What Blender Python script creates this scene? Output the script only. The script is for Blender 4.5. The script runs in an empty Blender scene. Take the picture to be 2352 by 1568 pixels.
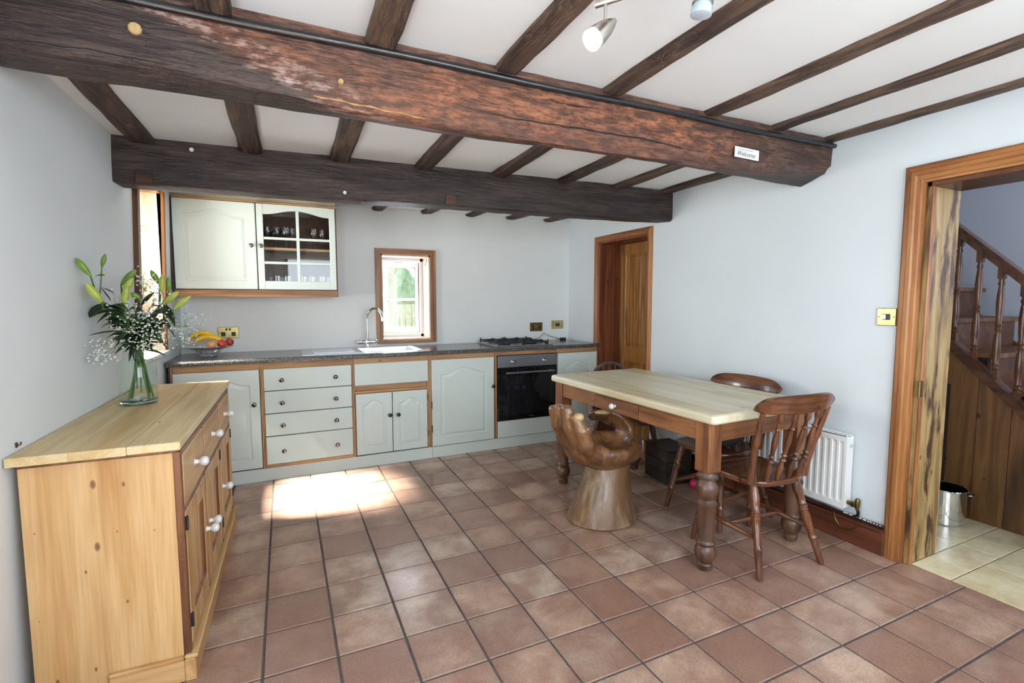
import bpy, bmesh, math, random
import numpy as np
from mathutils import Vector, Matrix, noise as mnoise

random.seed(7)
scene = bpy.context.scene
COL = scene.collection
PI = math.pi

# ------------------------------------------------------------------ camera
CAM = Vector((0.3643, -1.8187, 1.3055))
YAW, PITCH, ROLL = 0.4353, -0.0811, -0.0013
FPX = 1122.35
fwd = Vector((math.sin(YAW) * math.cos(PITCH), math.cos(YAW) * math.cos(PITCH), math.sin(PITCH)))
rgt = Vector((math.cos(YAW), -math.sin(YAW), 0))
upv = rgt.cross(fwd)
cr, sr = math.cos(ROLL), math.sin(ROLL)
rgt, upv = cr * rgt + sr * upv, -sr * rgt + cr * upv
cam_data = bpy.data.cameras.new('camera')
cam_data.sensor_width = 36.0
cam_data.lens = FPX / 2352 * 36.0
cam_data.clip_start = 0.02
cam = bpy.data.objects.new('camera', cam_data)
COL.objects.link(cam)
cam.matrix_world = Matrix(((rgt.x, upv.x, -fwd.x, CAM.x), (rgt.y, upv.y, -fwd.y, CAM.y),
                           (rgt.z, upv.z, -fwd.z, CAM.z), (0, 0, 0, 1)))
scene.camera = cam


def in_view(p, m=60):
    d = Vector(p) - CAM
    w = d.dot(fwd)
    if w < 0.05:
        return False
    x = 1176 + FPX * d.dot(rgt) / w
    y = 784 - FPX * d.dot(upv) / w
    return -m < x < 2352 + m and -m < y < 1568 + m


# ------------------------------------------------------------------ world, sun, window light, exposure
def srgb(r, g, b):
    def f(c):
        c /= 255.0
        return c / 12.92 if c <= 0.04045 else ((c + 0.055) / 1.055) ** 2.4
    return (f(r), f(g), f(b), 1.0)


world = bpy.data.worlds.new('sky')
scene.world = world
world.use_nodes = True
wn = world.node_tree
wbg = wn.nodes['Background']
wbg.inputs['Color'].default_value = (0.74, 0.87, 1.0, 1)
wbg.inputs['Strength'].default_value = 1.6

SUN_EL, SUN_AZ = math.radians(54), math.radians(-7)   # light travels towards +x, a touch towards the camera
sd = bpy.data.lights.new('sun', 'SUN')
sd.energy = 150.0
sd.angle = math.radians(16.0)
sd.color = (1.0, 0.95, 0.87)
sun = bpy.data.objects.new('sun', sd)
COL.objects.link(sun)
sdir = Vector((math.cos(SUN_EL) * math.cos(SUN_AZ), math.cos(SUN_EL) * math.sin(SUN_AZ), -math.sin(SUN_EL)))
sun.rotation_euler = sdir.to_track_quat('-Z', 'Y').to_euler()


def area(name, loc, direction, sx, sy, power, color):
    d = bpy.data.lights.new(name, 'AREA')
    d.shape = 'RECTANGLE'
    d.size, d.size_y = sx, sy
    d.energy = power
    d.color = color
    o = bpy.data.objects.new(name, d)
    COL.objects.link(o)
    o.location = loc
    o.rotation_euler = Vector(direction).to_track_quat('-Z', 'Y').to_euler()
    return o


# daylight in the left and back windows; near, garden and hall lamps are added fill
area('added_fill_near', (1.55, -2.82, 1.45), (0, 1, 0.10), 2.2, 1.2, 50, (0.80, 0.91, 1.0))  # added fill lamp, set in the unseen opening behind the camera
lw_ = area('daylight_left_window', (-0.60, 1.83, 1.50), (1, -0.20, 0.30), 0.50, 0.80, 15, (1.0, 0.98, 0.92))
lw_.data.spread = math.radians(125)
area('daylight_back_window', (1.385, 2.99, 1.36), (0, -1, -0.12), 0.40, 0.70, 5, (0.75, 0.86, 1.0))
area('added_fill_left', (-0.48, -1.55, 1.25), (1, 0.2, 0.12), 0.9, 1.7, 25, (0.80, 0.91, 1.0))  # added fill lamp, set in the made-up door opening on the left
area('added_fill_hall', (4.5, -2.3, 1.6), (-0.1, 1, -0.1), 0.9, 1.1, 22, (0.72, 0.80, 1.0))  # added fill lamp to light the hall, no window is seen there

scene.view_settings.view_transform = 'Standard'
scene.view_settings.look = 'None'
scene.view_settings.gamma = 1.0
scene.view_settings.use_curve_mapping = False
scene.view_settings.exposure = 0.50
scene.cycles.max_bounces = 6
scene.cycles.diffuse_bounces = 4
scene.cycles.glossy_bounces = 2
scene.cycles.transmission_bounces = 4
scene.cycles.transparent_max_bounces = 8
scene.cycles.use_light_tree = False
scene.cycles.use_adaptive_sampling = True
scene.cycles.adaptive_threshold = 0.08
scene.cycles.adaptive_min_samples = 12
scene.cycles.caustics_reflective = False
scene.cycles.caustics_refractive = False
scene.cycles.sample_clamp_indirect = 8.0


# ------------------------------------------------------------------ mesh helpers
class MB:
    """collects shapes, then links them as ONE mesh object"""

    def __init__(s):
        s.v, s.f, s.s = [], [], []
        s.M = None

    def add(s, vs, fs, smooth=False):
        n = len(s.v)
        for p in vs:
            p = Vector(p)
            s.v.append(s.M @ p if s.M is not None else p)
        for f in fs:
            s.f.append([n + i for i in f])
            s.s.append(smooth)
        return s

    def box(s, x0, x1, y0, y1, z0, z1, b=0.0, seg=1):
        if b <= 0:
            vs = [(x, y, z) for x in (x0, x1) for y in (y0, y1) for z in (z0, z1)]
            s.add(vs, [(0, 1, 3, 2), (4, 6, 7, 5), (0, 4, 5, 1), (2, 3, 7, 6), (0, 2, 6, 4), (1, 5, 7, 3)])
            return s
        bm = bmesh.new()
        bmesh.ops.create_cube(bm, size=1.0)
        for v in bm.verts:
            v.co = Vector(((x0 + x1) / 2 + v.co.x * (x1 - x0), (y0 + y1) / 2 + v.co.y * (y1 - y0), (z0 + z1) / 2 + v.co.z * (z1 - z0)))
        bmesh.ops.bevel(bm, geom=bm.edges[:], offset=b, segments=seg, affect='EDGES', profile=0.5)
        bm.verts.index_update()
        s.add([v.co.copy() for v in bm.verts], [[v.index for v in f.verts] for f in bm.faces], seg > 1)
        bm.free()
        return s

    def lathe(s, prof, seg=20, c=(0, 0, 0), axis=None, smooth=True, cap=True):
        """prof: (radius, height) from bottom to top, turned about z (or along axis)"""
        q = Matrix.Identity(3) if axis is None else Vector((0, 0, 1)).rotation_difference(Vector(axis).normalized()).to_matrix()
        c = Vector(c)
        vs, fs = [], []
        for r, h in prof:
            for k in range(seg):
                a = 2 * PI * k / seg
                vs.append(c + q @ Vector((r * math.cos(a), r * math.sin(a), h)))
        n = len(prof)
        for i in range(n - 1):
            for k in range(seg):
                fs.append((i * seg + k, i * seg + (k + 1) % seg, (i + 1) * seg + (k + 1) % seg, (i + 1) * seg + k))
        if cap and prof[0][0] > 1e-5:
            fs.append(tuple(range(seg - 1, -1, -1)))
        if cap and prof[-1][0] > 1e-5:
            fs.append(tuple((n - 1) * seg + k for k in range(seg)))
        return s.add(vs, fs, smooth)

    def turned(s, p0, p1, prof, seg=12):
        """a turned spindle between two points; prof: (radius, fraction along)"""
        p0, p1 = Vector(p0), Vector(p1)
        d = p1 - p0
        return s.lathe([(r, t * d.length) for r, t in prof], seg, p0, d)

    def tube(s, pts, r, seg=8, cap=True, closed=False):
        pts = [Vector(p) for p in pts]
        n = len(pts)
        rr = r if isinstance(r, (list, tuple)) else [r] * n
        vs, fs = [], []
        prev = None
        for i, p in enumerate(pts):
            if closed:
                t = pts[(i + 1) % n] - pts[i - 1]
            else:
                t = pts[min(i + 1, n - 1)] - pts[max(i - 1, 0)]
            t.normalize()
            if prev is None:
                a = Vector((0, 0, 1)) if abs(t.z) < 0.9 else Vector((1, 0, 0))
                u = t.cross(a).normalized()
            else:
                u = (prev - t * prev.dot(t)).normalized()
            prev = u
            w = t.cross(u)
            for k in range(seg):
                a = 2 * PI * k / seg
                vs.append(p + rr[i] * (math.cos(a) * u + math.sin(a) * w))
        m = n if closed else n - 1
        for i in range(m):
            j = (i + 1) % n
            for k in range(seg):
                fs.append((i * seg + k, i * seg + (k + 1) % seg, j * seg + (k + 1) % seg, j * seg + k))
        if cap and not closed:
            fs.append(tuple(range(seg - 1, -1, -1)))
            fs.append(tuple((n - 1) * seg + k for k in range(seg)))
        return s.add(vs, fs, True)

    def sphere(s, c, r, seg=14, rings=9, sc=(1, 1, 1)):
        prof = [(max(r * math.sin(PI * i / rings), 0.0), -r * math.cos(PI * i / rings)) for i in range(rings + 1)]
        vs, fs = [], []
        c = Vector(c)
        for rad, h in prof:
            for k in range(seg):
                a = 2 * PI * k / seg
                vs.append(c + Vector((rad * math.cos(a) * sc[0], rad * math.sin(a) * sc[1], h * sc[2])))
        for i in range(rings):
            for k in range(seg):
                fs.append((i * seg + k, i * seg + (k + 1) % seg, (i + 1) * seg + (k + 1) % seg, (i + 1) * seg + k))
        return s.add(vs, fs, True)

    def prism(s, poly, axis, d0, d1, smooth=False):
        """poly: 2-D outline in the two other axes (x,y,z order), extruded along axis"""
        def mk(a, b, d):
            return {'x': (d, a, b), 'y': (a, d, b), 'z': (a, b, d)}[axis]
        n = len(poly)
        vs = [mk(a, b, d0) for a, b in poly] + [mk(a, b, d1) for a, b in poly]
        fs = [tuple(range(n)), tuple(range(2 * n - 1, n - 1, -1))] + [(i, (i + 1) % n, n + (i + 1) % n, n + i) for i in range(n)]
        return s.add(vs, fs, smooth)

    def loops(s, rings, cap0=False, cap1=False, smooth=False):
        n = len(rings[0])
        vs = [p for r in rings for p in r]
        fs = []
        for i in range(len(rings) - 1):
            for k in range(n):
                fs.append((i * n + k, i * n + (k + 1) % n, (i + 1) * n + (k + 1) % n, (i + 1) * n + k))
        if cap0:
            fs.append(tuple(range(n - 1, -1, -1)))
        if cap1:
            fs.append(tuple((len(rings) - 1) * n + k for k in range(n)))
        return s.add(vs, fs, smooth)

    def mesh(s, name):
        bm = bmesh.new()
        bv = [bm.verts.new(p) for p in s.v]
        for f, sm in zip(s.f, s.s):
            try:
                q = bm.faces.new([bv[i] for i in f])
                q.smooth = sm
            except ValueError:
                pass
        bmesh.ops.remove_doubles(bm, verts=bm.verts[:], dist=1e-6)
        bmesh.ops.recalc_face_normals(bm, faces=bm.faces[:])
        me = bpy.data.meshes.new(name)
        bm.to_mesh(me)
        bm.free()
        if any(s.s):
            me.set_sharp_from_angle(angle=math.radians(38))
        return me

    def build(s, name, mat, parent=None, loc=None, rot=None):
        return put(name, s.mesh(name), mat, parent, loc, rot)


def put(name, me, mat, parent=None, loc=None, rot=None):
    o = bpy.data.objects.new(name, me)
    COL.objects.link(o)
    if mat is not None and not me.materials:
        me.materials.append(mat)
    if parent is not None:
        o.parent = parent
    if loc is not None:
        o.location = loc
    if rot is not None:
        o.rotation_euler = rot
    return o


def tag(o, label, cat, group=None):
    o['label'] = label
    o['category'] = cat
    if group:
        o['group'] = group
    return o


def thing(name, label, cat, loc=(0, 0, 0), rz=0.0, group=None):
    o = bpy.data.objects.new(name, None)
    COL.objects.link(o)
    o.empty_display_size = 0.05
    o.location = loc
    o.rotation_euler = (0, 0, rz)
    return tag(o, label, cat, group)


def struct(o):
    o['kind'] = 'structure'
    return o


def sempty(name, loc=(0, 0, 0)):
    o = bpy.data.objects.new(name, None)
    COL.objects.link(o)
    o.location = loc
    o.empty_display_size = 0.05
    return struct(o)


# ------------------------------------------------------------------ materials
class NT:
    def __init__(s, name):
        s.m = bpy.data.materials.new(name)
        s.m.use_nodes = True
        s.t = s.m.node_tree
        s.b = s.t.nodes['Principled BSDF']

    def n(s, kind, **kw):
        o = s.t.nodes.new(kind)
        for k, v in kw.items():
            setattr(o, k, v)
        return o

    def l(s, a, b):
        s.t.links.new(a, b)

    def coords(s, scale=(1, 1, 1), rand=True, kind='Object', rot=(0, 0, 0)):
        tc = s.n('ShaderNodeTexCoord')
        src = tc.outputs[kind]
        if rand:
            oi = s.n('ShaderNodeObjectInfo')
            vm = s.n('ShaderNodeVectorMath', operation='SCALE')
            vm.inputs[0].default_value = (17.3, 9.1, 23.7)
            s.l(oi.outputs['Random'], vm.inputs['Scale'])
            va = s.n('ShaderNodeVectorMath', operation='ADD')
            s.l(src, va.inputs[0])
            s.l(vm.outputs[0], va.inputs[1])
            src = va.outputs[0]
        mp = s.n('ShaderNodeMapping')
        mp.inputs['Scale'].default_value = scale
        mp.inputs['Rotation'].default_value = rot
        s.l(src, mp.inputs['Vector'])
        return mp.outputs[0]

    def noise(s, vec, scale, detail=4, rough=0.55, dist=0.0):
        q = s.n('ShaderNodeTexNoise')
        q.inputs['Scale'].default_value = scale
        q.inputs['Detail'].default_value = detail
        q.inputs['Roughness'].default_value = rough
        q.inputs['Distortion'].default_value = dist
        s.l(vec, q.inputs['Vector'])
        return q.outputs['Fac']

    def ramp(s, fac, stops, interp='LINEAR'):
        r = s.n('ShaderNodeValToRGB')
        cr_ = r.color_ramp
        cr_.interpolation = interp
        while len(cr_.elements) < len(stops):
            cr_.elements.new(0.5)
        for e, (p, c) in zip(cr_.elements, stops):
            e.position = p
            e.color = c if len(c) == 4 else (*c, 1)
        s.l(fac, r.inputs['Fac'])
        return r.outputs['Color']

    def mix(s, fac, a, b, mode='MIX'):
        q = s.n('ShaderNodeMix', data_type='RGBA', blend_type=mode)
        for key, val in ((0, fac), (6, a), (7, b)):
            if hasattr(val, 'is_linked') or hasattr(val, 'links'):
                s.l(val, q.inputs[key])
            else:
                q.inputs[key].default_value = val
        return q.outputs[2]

    def math(s, op, a, b=0.0):
        q = s.n('ShaderNodeMath', operation=op)
        for i, v in enumerate((a, b)):
            if hasattr(v, 'links'):
                s.l(v, q.inputs[i])
            else:
                q.inputs[i].default_value = v
        return q.outputs[0]

    def bump(s, h, strength=0.2, dist=0.005):
        q = s.n('ShaderNodeBump')
        q.inputs['Strength'].default_value = strength
        q.inputs['Distance'].default_value = dist
        s.l(h, q.inputs['Height'])
        s.l(q.outputs[0], s.b.inputs['Normal'])

    def set(s, **kw):
        for k, v in kw.items():
            k = {'rough': 'Roughness', 'metal': 'Metallic', 'spec': 'Specular IOR Level', 'trans': 'Transmission Weight',
                 'ior': 'IOR', 'coat': 'Coat Weight', 'color': 'Base Color', 'alpha': 'Alpha', 'sss': 'Subsurface Weight',
                 'emis': 'Emission Color', 'estr': 'Emission Strength', 'coat_rough': 'Coat Roughness'}[k]
            if hasattr(v, 'links'):
                s.l(v, s.b.inputs[k])
            else:
                s.b.inputs[k].default_value = v
        return s


def plain(name, col, rough=0.5, metal=0.0, var=0.0, vscale=6.0, **kw):
    t = NT(name)
    t.set(rough=rough, metal=metal, **kw)
    if var:
        f = t.noise(t.coords(), vscale, 2)
        lo = tuple(c * (1 - var) for c in col[:3]) + (1,)
        hi = tuple(min(1, c * (1 + var * 0.6)) for c in col[:3]) + (1,)
        t.set(color=t.ramp(f, [(0.3, lo), (0.7, hi)]))
    else:
        t.set(color=col)
    return t.m


def wood(name, light, mid, dark, axis='x', normal=None, across=11.0, along=0.9, rough=0.5, knots=None, kcol=None, wear=None, bump=0.15, coat=0.0, kden=(2.6, 5.0)):
    t = NT(name)
    ax = 'xyz'.index(axis)
    sc = [across] * 3
    sc[ax] = along
    fine = [150.0] * 3
    fine[ax] = 5.0
    f = t.noise(t.coords(tuple(sc)), 1.0, 3, 0.6, 1.1)
    colr = t.ramp(f, [(0.28, dark), (0.46, mid), (0.62, light), (0.8, mid)])
    g = t.noise(t.coords(tuple(fine)), 1.0, 2, 0.6)
    colr = t.mix(0.22, colr, t.ramp(g, [(0.3, (0.25, 0.25, 0.25, 1)), (0.7, (1, 1, 1, 1))]), 'MULTIPLY')
    if knots:
        ks = [kden[1]] * 3
        ks[ax] = kden[0]
        vt = t.n('ShaderNodeTexVoronoi')
        vt.inputs['Scale'].default_value = 1.0
        kv = t.coords(tuple(ks))
        if normal is not None:
            vt.voronoi_dimensions = '2D'
            sp_ = t.n('ShaderNodeSeparateXYZ')
            cb_ = t.n('ShaderNodeCombineXYZ')
            t.l(kv, sp_.inputs[0])
            for i_, k_ in enumerate([k_ for k_ in range(3) if k_ != 'xyz'.index(normal)]):
                t.l(sp_.outputs[k_], cb_.inputs[i_])
            kv = cb_.outputs[0]
        t.l(kv, vt.inputs['Vector'])
        sr_ = t.n('ShaderNodeSeparateColor')
        t.l(vt.outputs['Color'], sr_.inputs[0])
        kd = t.math('DIVIDE', vt.outputs['Distance'], t.math('ADD', t.math('MULTIPLY', t.math('POWER', sr_.outputs[0], 2.0), 1.3), 0.05))
        kf = t.ramp(kd, [(0.0, (1, 1, 1, 1)), (knots * 0.6, (0.85, 0.85, 0.85, 1)), (knots, (0, 0, 0, 1))])
        colr = t.mix(kf, colr, kcol or dark)
    if wear:
        wcol, wsc, lo, hi = wear
        wv = [wsc] * 3
        wv[ax] = wsc * 0.22
        wf = t.noise(t.coords(tuple(wv)), 1.0, 6, 0.65, 0.2)
        colr = t.mix(t.ramp(wf, [(lo, (0, 0, 0, 1)), (hi, (1, 1, 1, 1))]), colr, wcol)
    t.set(color=colr, rough=rough, coat=coat)
    if bump > 0.2:
        t.bump(g, bump, 0.003)
    return t.m


M = {}


def paint(name, col, b=0.12, rough=0.75, sc=22):
    t = NT(name)
    f = t.noise(t.coords((1, 1, 1), rand=False), 1.3, 2)
    lo = tuple(c * 0.95 for c in col[:3]) + (1,)
    t.set(color=t.ramp(f, [(0.35, lo), (0.65, col)]), rough=rough, spec=0.25)
    if b > 0.15:
        t.bump(t.noise(t.coords((1, 1, 1), rand=False), sc, 2, 0.6), b, 0.01)
    return t.m


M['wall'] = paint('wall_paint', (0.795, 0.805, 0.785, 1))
M['wall_cool_light'] = paint('wall_paint_cool_light', (0.76, 0.795, 0.81, 1))  # wall white with the left wall's cool light mixed into the colour
M['wall_blue_shade'] = paint('wall_paint_blue_shade', (0.68, 0.725, 0.75, 1))  # wall white, darker and bluer: the right wall's cool light put into the colour
M['ceiling'] = paint('ceiling_paint', (0.88, 0.885, 0.89, 1), 0.2, 0.8, 9)
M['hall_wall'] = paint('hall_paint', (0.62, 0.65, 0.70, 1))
M['grout'] = plain('dark_grout', srgb(92, 86, 83), 0.9, var=0.25, vscale=20)
M['hall_grout'] = plain('stone_joint', srgb(120, 104, 80), 0.9)
M['outside_ground'] = plain('pale_gravel', srgb(116, 118, 104), 0.9, var=0.2)

# terracotta floor tile: mottled clay, darker flashed edges, soft glaze
t = NT('terracotta_tile')
oi = t.n('ShaderNodeObjectInfo')
v1 = t.noise(t.coords((1, 1, 1)), 5.0, 5, 0.6, 0.3)
v2 = t.noise(t.coords((1, 1, 1)), 14.0, 5, 0.65)
v3 = t.noise(t.coords((1, 1, 1)), 160.0, 2, 0.5)
base = t.ramp(oi.outputs['Random'], [(0.0, srgb(178, 144, 124)), (0.25, srgb(200, 172, 150)), (0.5, srgb(186, 154, 134)), (0.72, srgb(150, 118, 102)), (1.0, srgb(208, 188, 168))])
c = t.mix(t.ramp(v1, [(0.38, (0, 0, 0, 1)), (0.62, (0.85, 0.85, 0.85, 1))]), base, srgb(148, 110, 94))
tcg = t.n('ShaderNodeTexCoord')
vsub = t.n('ShaderNodeVectorMath', operation='SUBTRACT')
t.l(tcg.outputs['Generated'], vsub.inputs[0])
vsub.inputs[1].default_value = (0.5, 0.5, 1.0)
vlen = t.n('ShaderNodeVectorMath', operation='LENGTH')
t.l(vsub.outputs[0], vlen.inputs[0])
ed = t.math('ADD', vlen.outputs['Value'], t.math('MULTIPLY', t.math('SUBTRACT', v2, 0.5), 0.75))
c = t.mix(t.ramp(ed, [(0.34, (0, 0, 0, 1)), (0.7, (0.55, 0.55, 0.55, 1))]), c, srgb(136, 102, 88))
c = t.mix(0.45, c, t.ramp(v3, [(0.35, (0.55, 0.5, 0.48, 1)), (0.6, (1, 1, 1, 1))]), 'MULTIPLY')
t.set(color=c, rough=t.math('ADD', 0.24, t.math('MULTIPLY', v2, 0.22)), spec=0.6, coat=0.35, coat_rough=0.16)
t.bump(t.math('ADD', v2, t.math('MULTIPLY', v3, 0.35)), 0.22, 0.004)
M['tile'] = t.m

t = NT('cream_stone')
v1 = t.noise(t.coords((1, 1, 1)), 5.0, 5, 0.6, 0.5)
v2 = t.noise(t.coords((1, 1, 1)), 30.0, 4, 0.6)
c = t.ramp(v1, [(0.3, srgb(196, 178, 136)), (0.5, srgb(222, 208, 170)), (0.7, srgb(232, 222, 190))])
c = t.mix(0.35, c, t.ramp(v2, [(0.3, (0.7, 0.66, 0.55, 1)), (0.55, (1, 1, 1, 1))]), 'MULTIPLY')
t.set(color=c, rough=0.3, spec=0.5)
M['stone'] = t.m

# pines
P_L, P_M, P_D = srgb(216, 176, 124), srgb(198, 152, 98), srgb(164, 116, 68)
KN = srgb(120, 74, 38)
for ax in 'xyz':
    M['pine_' + ax] = wood('waxed_pine_' + ax, P_L, P_M, P_D, ax, rough=0.45)
    M['frame_' + ax] = wood('pine_face_frame_' + ax, srgb(190, 146, 98), srgb(168, 120, 76), srgb(118, 78, 46), ax, rough=0.5, knots=0.09, kcol=srgb(92, 54, 30))
    M['trim_' + ax] = wood('orange_pine_trim_' + ax, srgb(174, 118, 66), srgb(150, 94, 48), srgb(98, 56, 28), ax, rough=0.4, knots=0.05, kcol=srgb(80, 42, 20))
    M['oak_' + ax] = wood('old_table_wood_' + ax, srgb(152, 102, 62), srgb(122, 76, 44), srgb(78, 48, 30), ax, rough=0.42, across=14)
    M['oakd_' + ax] = wood('dark_turned_leg_' + ax, srgb(116, 82, 60), srgb(88, 60, 44), srgb(52, 36, 28), ax, rough=0.36, across=14, wear=(srgb(62, 48, 40), 9.0, 0.5, 0.66))
    M['chair_' + ax] = wood('chair_wood_' + ax, srgb(122, 76, 46), srgb(94, 54, 32), srgb(56, 32, 20), ax, rough=0.25, across=16, coat=0.3)
    M['dark_' + ax] = wood('dark_stain_' + ax, srgb(104, 66, 38), srgb(80, 48, 28), srgb(46, 28, 18), ax, rough=0.35, across=14)
    M['joist_' + ax] = wood('old_joist_' + ax, srgb(98, 78, 64), srgb(66, 50, 42), srgb(38, 30, 26), ax, across=22, along=2.0, rough=0.75, bump=0.6)
M['side_panel'] = wood('knotty_pine_side', srgb(222, 184, 132), srgb(208, 164, 108), srgb(184, 132, 76), 'z', 'y', 9.0, 0.7, 0.42, knots=0.085, kcol=srgb(126, 84, 48), kden=(5.0, 10.0))
M['board_top'] = wood('scrubbed_pine_top', srgb(228, 206, 160), srgb(214, 186, 132), srgb(198, 160, 100), 'y', 'z', 8.0, 0.7, 0.42, knots=0.035, kcol=srgb(126, 92, 58), kden=(3.0, 6.0))
M['table_top'] = wood('scrubbed_table_top', srgb(226, 219, 196), srgb(214, 202, 168), srgb(190, 170, 128), 'y', 'z', 7.0, 0.8, 0.38, knots=0.03, kcol=srgb(120, 92, 62), kden=(3.0, 6.0))
M['table_edge'] = wood('table_edge', srgb(228, 200, 142), srgb(214, 178, 116), srgb(186, 142, 80), 'y', None, 10.0, 0.9, 0.45)
M['washed_pine'] = wood('sun_bleached_pine', srgb(232, 214, 196), srgb(220, 194, 168), srgb(206, 160, 118), 'z', None, 9.0, 0.8, 0.5)
M['jamb'] = wood('distressed_jamb', srgb(178, 150, 98), srgb(150, 120, 72), srgb(98, 70, 38), 'z', 'y', 13.0, 1.6, 0.5, knots=0.06, kcol=srgb(66, 42, 24), kden=(4, 9), wear=(srgb(70, 46, 28), 16.0, 0.52, 0.62), bump=0.4)
M['door_pine'] = wood('old_pine_door', srgb(176, 126, 68), srgb(152, 102, 50), srgb(112, 70, 32), 'z', 'x', 12.0, 0.9, 0.4)
M['red_pine'] = wood('red_pine_lining', srgb(136, 76, 42), srgb(114, 58, 32), srgb(82, 40, 22), 'z', 'y', 12.0, 0.8, 0.45, knots=0.07, kcol=srgb(50, 24, 14), kden=(3, 7))
M['stair_plank'] = wood('stair_plank', srgb(128, 88, 48), srgb(100, 66, 34), srgb(62, 38, 20), 'z', 'x', 11.0, 1.1, 0.42, knots=0.08, kcol=srgb(44, 26, 14), kden=(3.5, 6.0), wear=(srgb(58, 36, 20), 6.0, 0.56, 0.72))
M['baluster'] = wood('turned_baluster', srgb(112, 70, 38), srgb(88, 52, 28), srgb(50, 30, 18), 'z', None, 20.0, 2.0, 0.3, coat=0.3)
M['skirting'] = wood('brown_skirting', srgb(112, 62, 40), srgb(92, 48, 30), srgb(64, 32, 22), 'y', None, 12.0, 0.7, 0.4)
M['hand'] = wood('carved_hand_wood', srgb(140, 98, 60), srgb(108, 70, 42), srgb(64, 42, 28), 'z', None, 12.0, 3.0, 0.32, wear=(srgb(70, 48, 36), 5.0, 0.55, 0.72), coat=0.25, bump=0.5)
M['hand_base'] = wood('carved_base_wood', srgb(160, 138, 112), srgb(128, 104, 80), srgb(92, 66, 46), 'z', None, 16.0, 3.0, 0.36, wear=(srgb(112, 80, 50), 3.2, 0.46, 0.62), coat=0.15, bump=0.5)
M['bare_wood'] = wood('worn_bare_wood', srgb(206, 180, 132), srgb(188, 156, 106), srgb(158, 120, 74), 'z', None, 14.0, 2.0, 0.4)

# the two old beams (object space is room space for them)
def beam_material(name, red):
    t = NT(name)
    tc = t.n('ShaderNodeTexCoord')
    f = t.noise(t.coords((2.2, 16, 16), rand=False), 1.0, 6, 0.65, 0.6)
    g = t.noise(t.coords((9, 70, 70), rand=False), 1.0, 4, 0.6)
    c = t.ramp(f, [(0.3, srgb(34, 27, 26)), (0.5, srgb(60, 48, 45)), (0.72, srgb(86, 71, 65))])
    if red:
        sep = t.n('ShaderNodeSeparateXYZ')
        t.l(tc.outputs['Object'], sep.inputs[0])
        x, y, z = sep.outputs
        big = t.noise(t.coords((1.6, 5, 5), rand=False), 1.0, 5, 0.6, 0.8)
        sp = t.noise(t.coords((14, 45, 45), rand=False), 1.0, 4, 0.7)
        mx = t.math('SUBTRACT', t.math('MULTIPLY', t.math('ADD', x, -0.08), 1.6), 0.0)
        # a flake-shaped start at the left end: further down the face starts later
        mx = t.math('SUBTRACT', t.math('MULTIPLY', t.math('SUBTRACT', x, t.math('MULTIPLY', t.math('SUBTRACT', 2.10, z), 2.6)), 3.2), 0.25)
        m1 = t.ramp(mx, [(0.0, (0, 0, 0, 1)), (0.35, (1, 1, 1, 1))])
        m2 = t.ramp(t.math('MULTIPLY', x, 0.3), [(0.60, (1, 1, 1, 1)), (0.82, (0.25, 0.25, 0.25, 1))])
        m3 = t.ramp(y, [(0.0, (1, 1, 1, 1)), (0.02, (0, 0, 0, 1))])
        mm = t.mix(1.0, t.mix(1.0, m1, m2, 'MULTIPLY'), m3, 'MULTIPLY')
        mm = t.mix(1.0, mm, t.ramp(big, [(0.25, (0.55, 0.55, 0.55, 1)), (0.5, (1, 1, 1, 1))]), 'MULTIPLY')
        rc = t.ramp(big, [(0.32, srgb(82, 52, 42)), (0.48, srgb(122, 76, 54)), (0.62, srgb(156, 96, 62)), (0.75, srgb(128, 92, 78))])
        rc = t.mix(t.ramp(sp, [(0.42, (0.9, 0.9, 0.9, 1)), (0.6, (0, 0, 0, 1))]), rc, srgb(74, 50, 42))
        # pale scuffed lips around the flaked part
        ring = t.ramp(mx, [(0.0, (0, 0, 0, 1)), (0.22, (1, 1, 1, 1)), (0.8, (0.5, 0.5, 0.5, 1)), (1.0, (0.1, 0.1, 0.1, 1))])
        pale = t.mix(1.0, t.mix(1.0, ring, t.ramp(sp, [(0.5, (0, 0, 0, 1)), (0.66, (0.8, 0.8, 0.8, 1))]), 'MULTIPLY'), m3, 'MULTIPLY')
        c = t.mix(mm, c, rc)
        c = t.mix(pale, c, srgb(186, 168, 164))
    c = t.mix(0.5, c, t.ramp(g, [(0.32, (0.35, 0.35, 0.35, 1)), (0.6, (1, 1, 1, 1))]), 'MULTIPLY')
    t.set(color=c, rough=0.55, spec=0.4)
    t.bump(t.math('ADD', f, g), 0.7, 0.012)
    return t.m


M['beam_big'] = beam_material('old_oak_beam', True)
M['beam_small'] = beam_material('painted_oak_beam', False)

# painted kitchen fronts and the rest
M['sage'] = plain('sage_paint', srgb(207, 216, 209), 0.42, var=0.03, vscale=2)
M['sage_edge'] = plain('sage_groove', srgb(190, 198, 184), 0.5)
t = NT('speckled_worktop')
v1 = t.noise(t.coords((1, 1, 1), rand=False), 230.0, 3, 0.7)
v2 = t.noise(t.coords((1, 1, 1), rand=False), 60.0, 3, 0.6)
c = t.ramp(v1, [(0.36, srgb(30, 32, 34)), (0.52, srgb(66, 68, 68)), (0.62, srgb(150, 148, 138))])
c = t.mix(t.ramp(v2, [(0.55, (0, 0, 0, 1)), (0.68, (0.6, 0.6, 0.6, 1))]), c, srgb(40, 40, 42))
t.set(color=c, rough=0.2, spec=0.6)
M['worktop'] = t.m
M['steel'] = plain('brushed_steel', (0.55, 0.56, 0.58, 1), 0.28, 1.0)
M['silver'] = plain('silver_plate', (0.86, 0.86, 0.88, 1), 0.32, 0.75)
M['chrome'] = plain('chrome', (0.82, 0.84, 0.87, 1), 0.08, 1.0)
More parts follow.
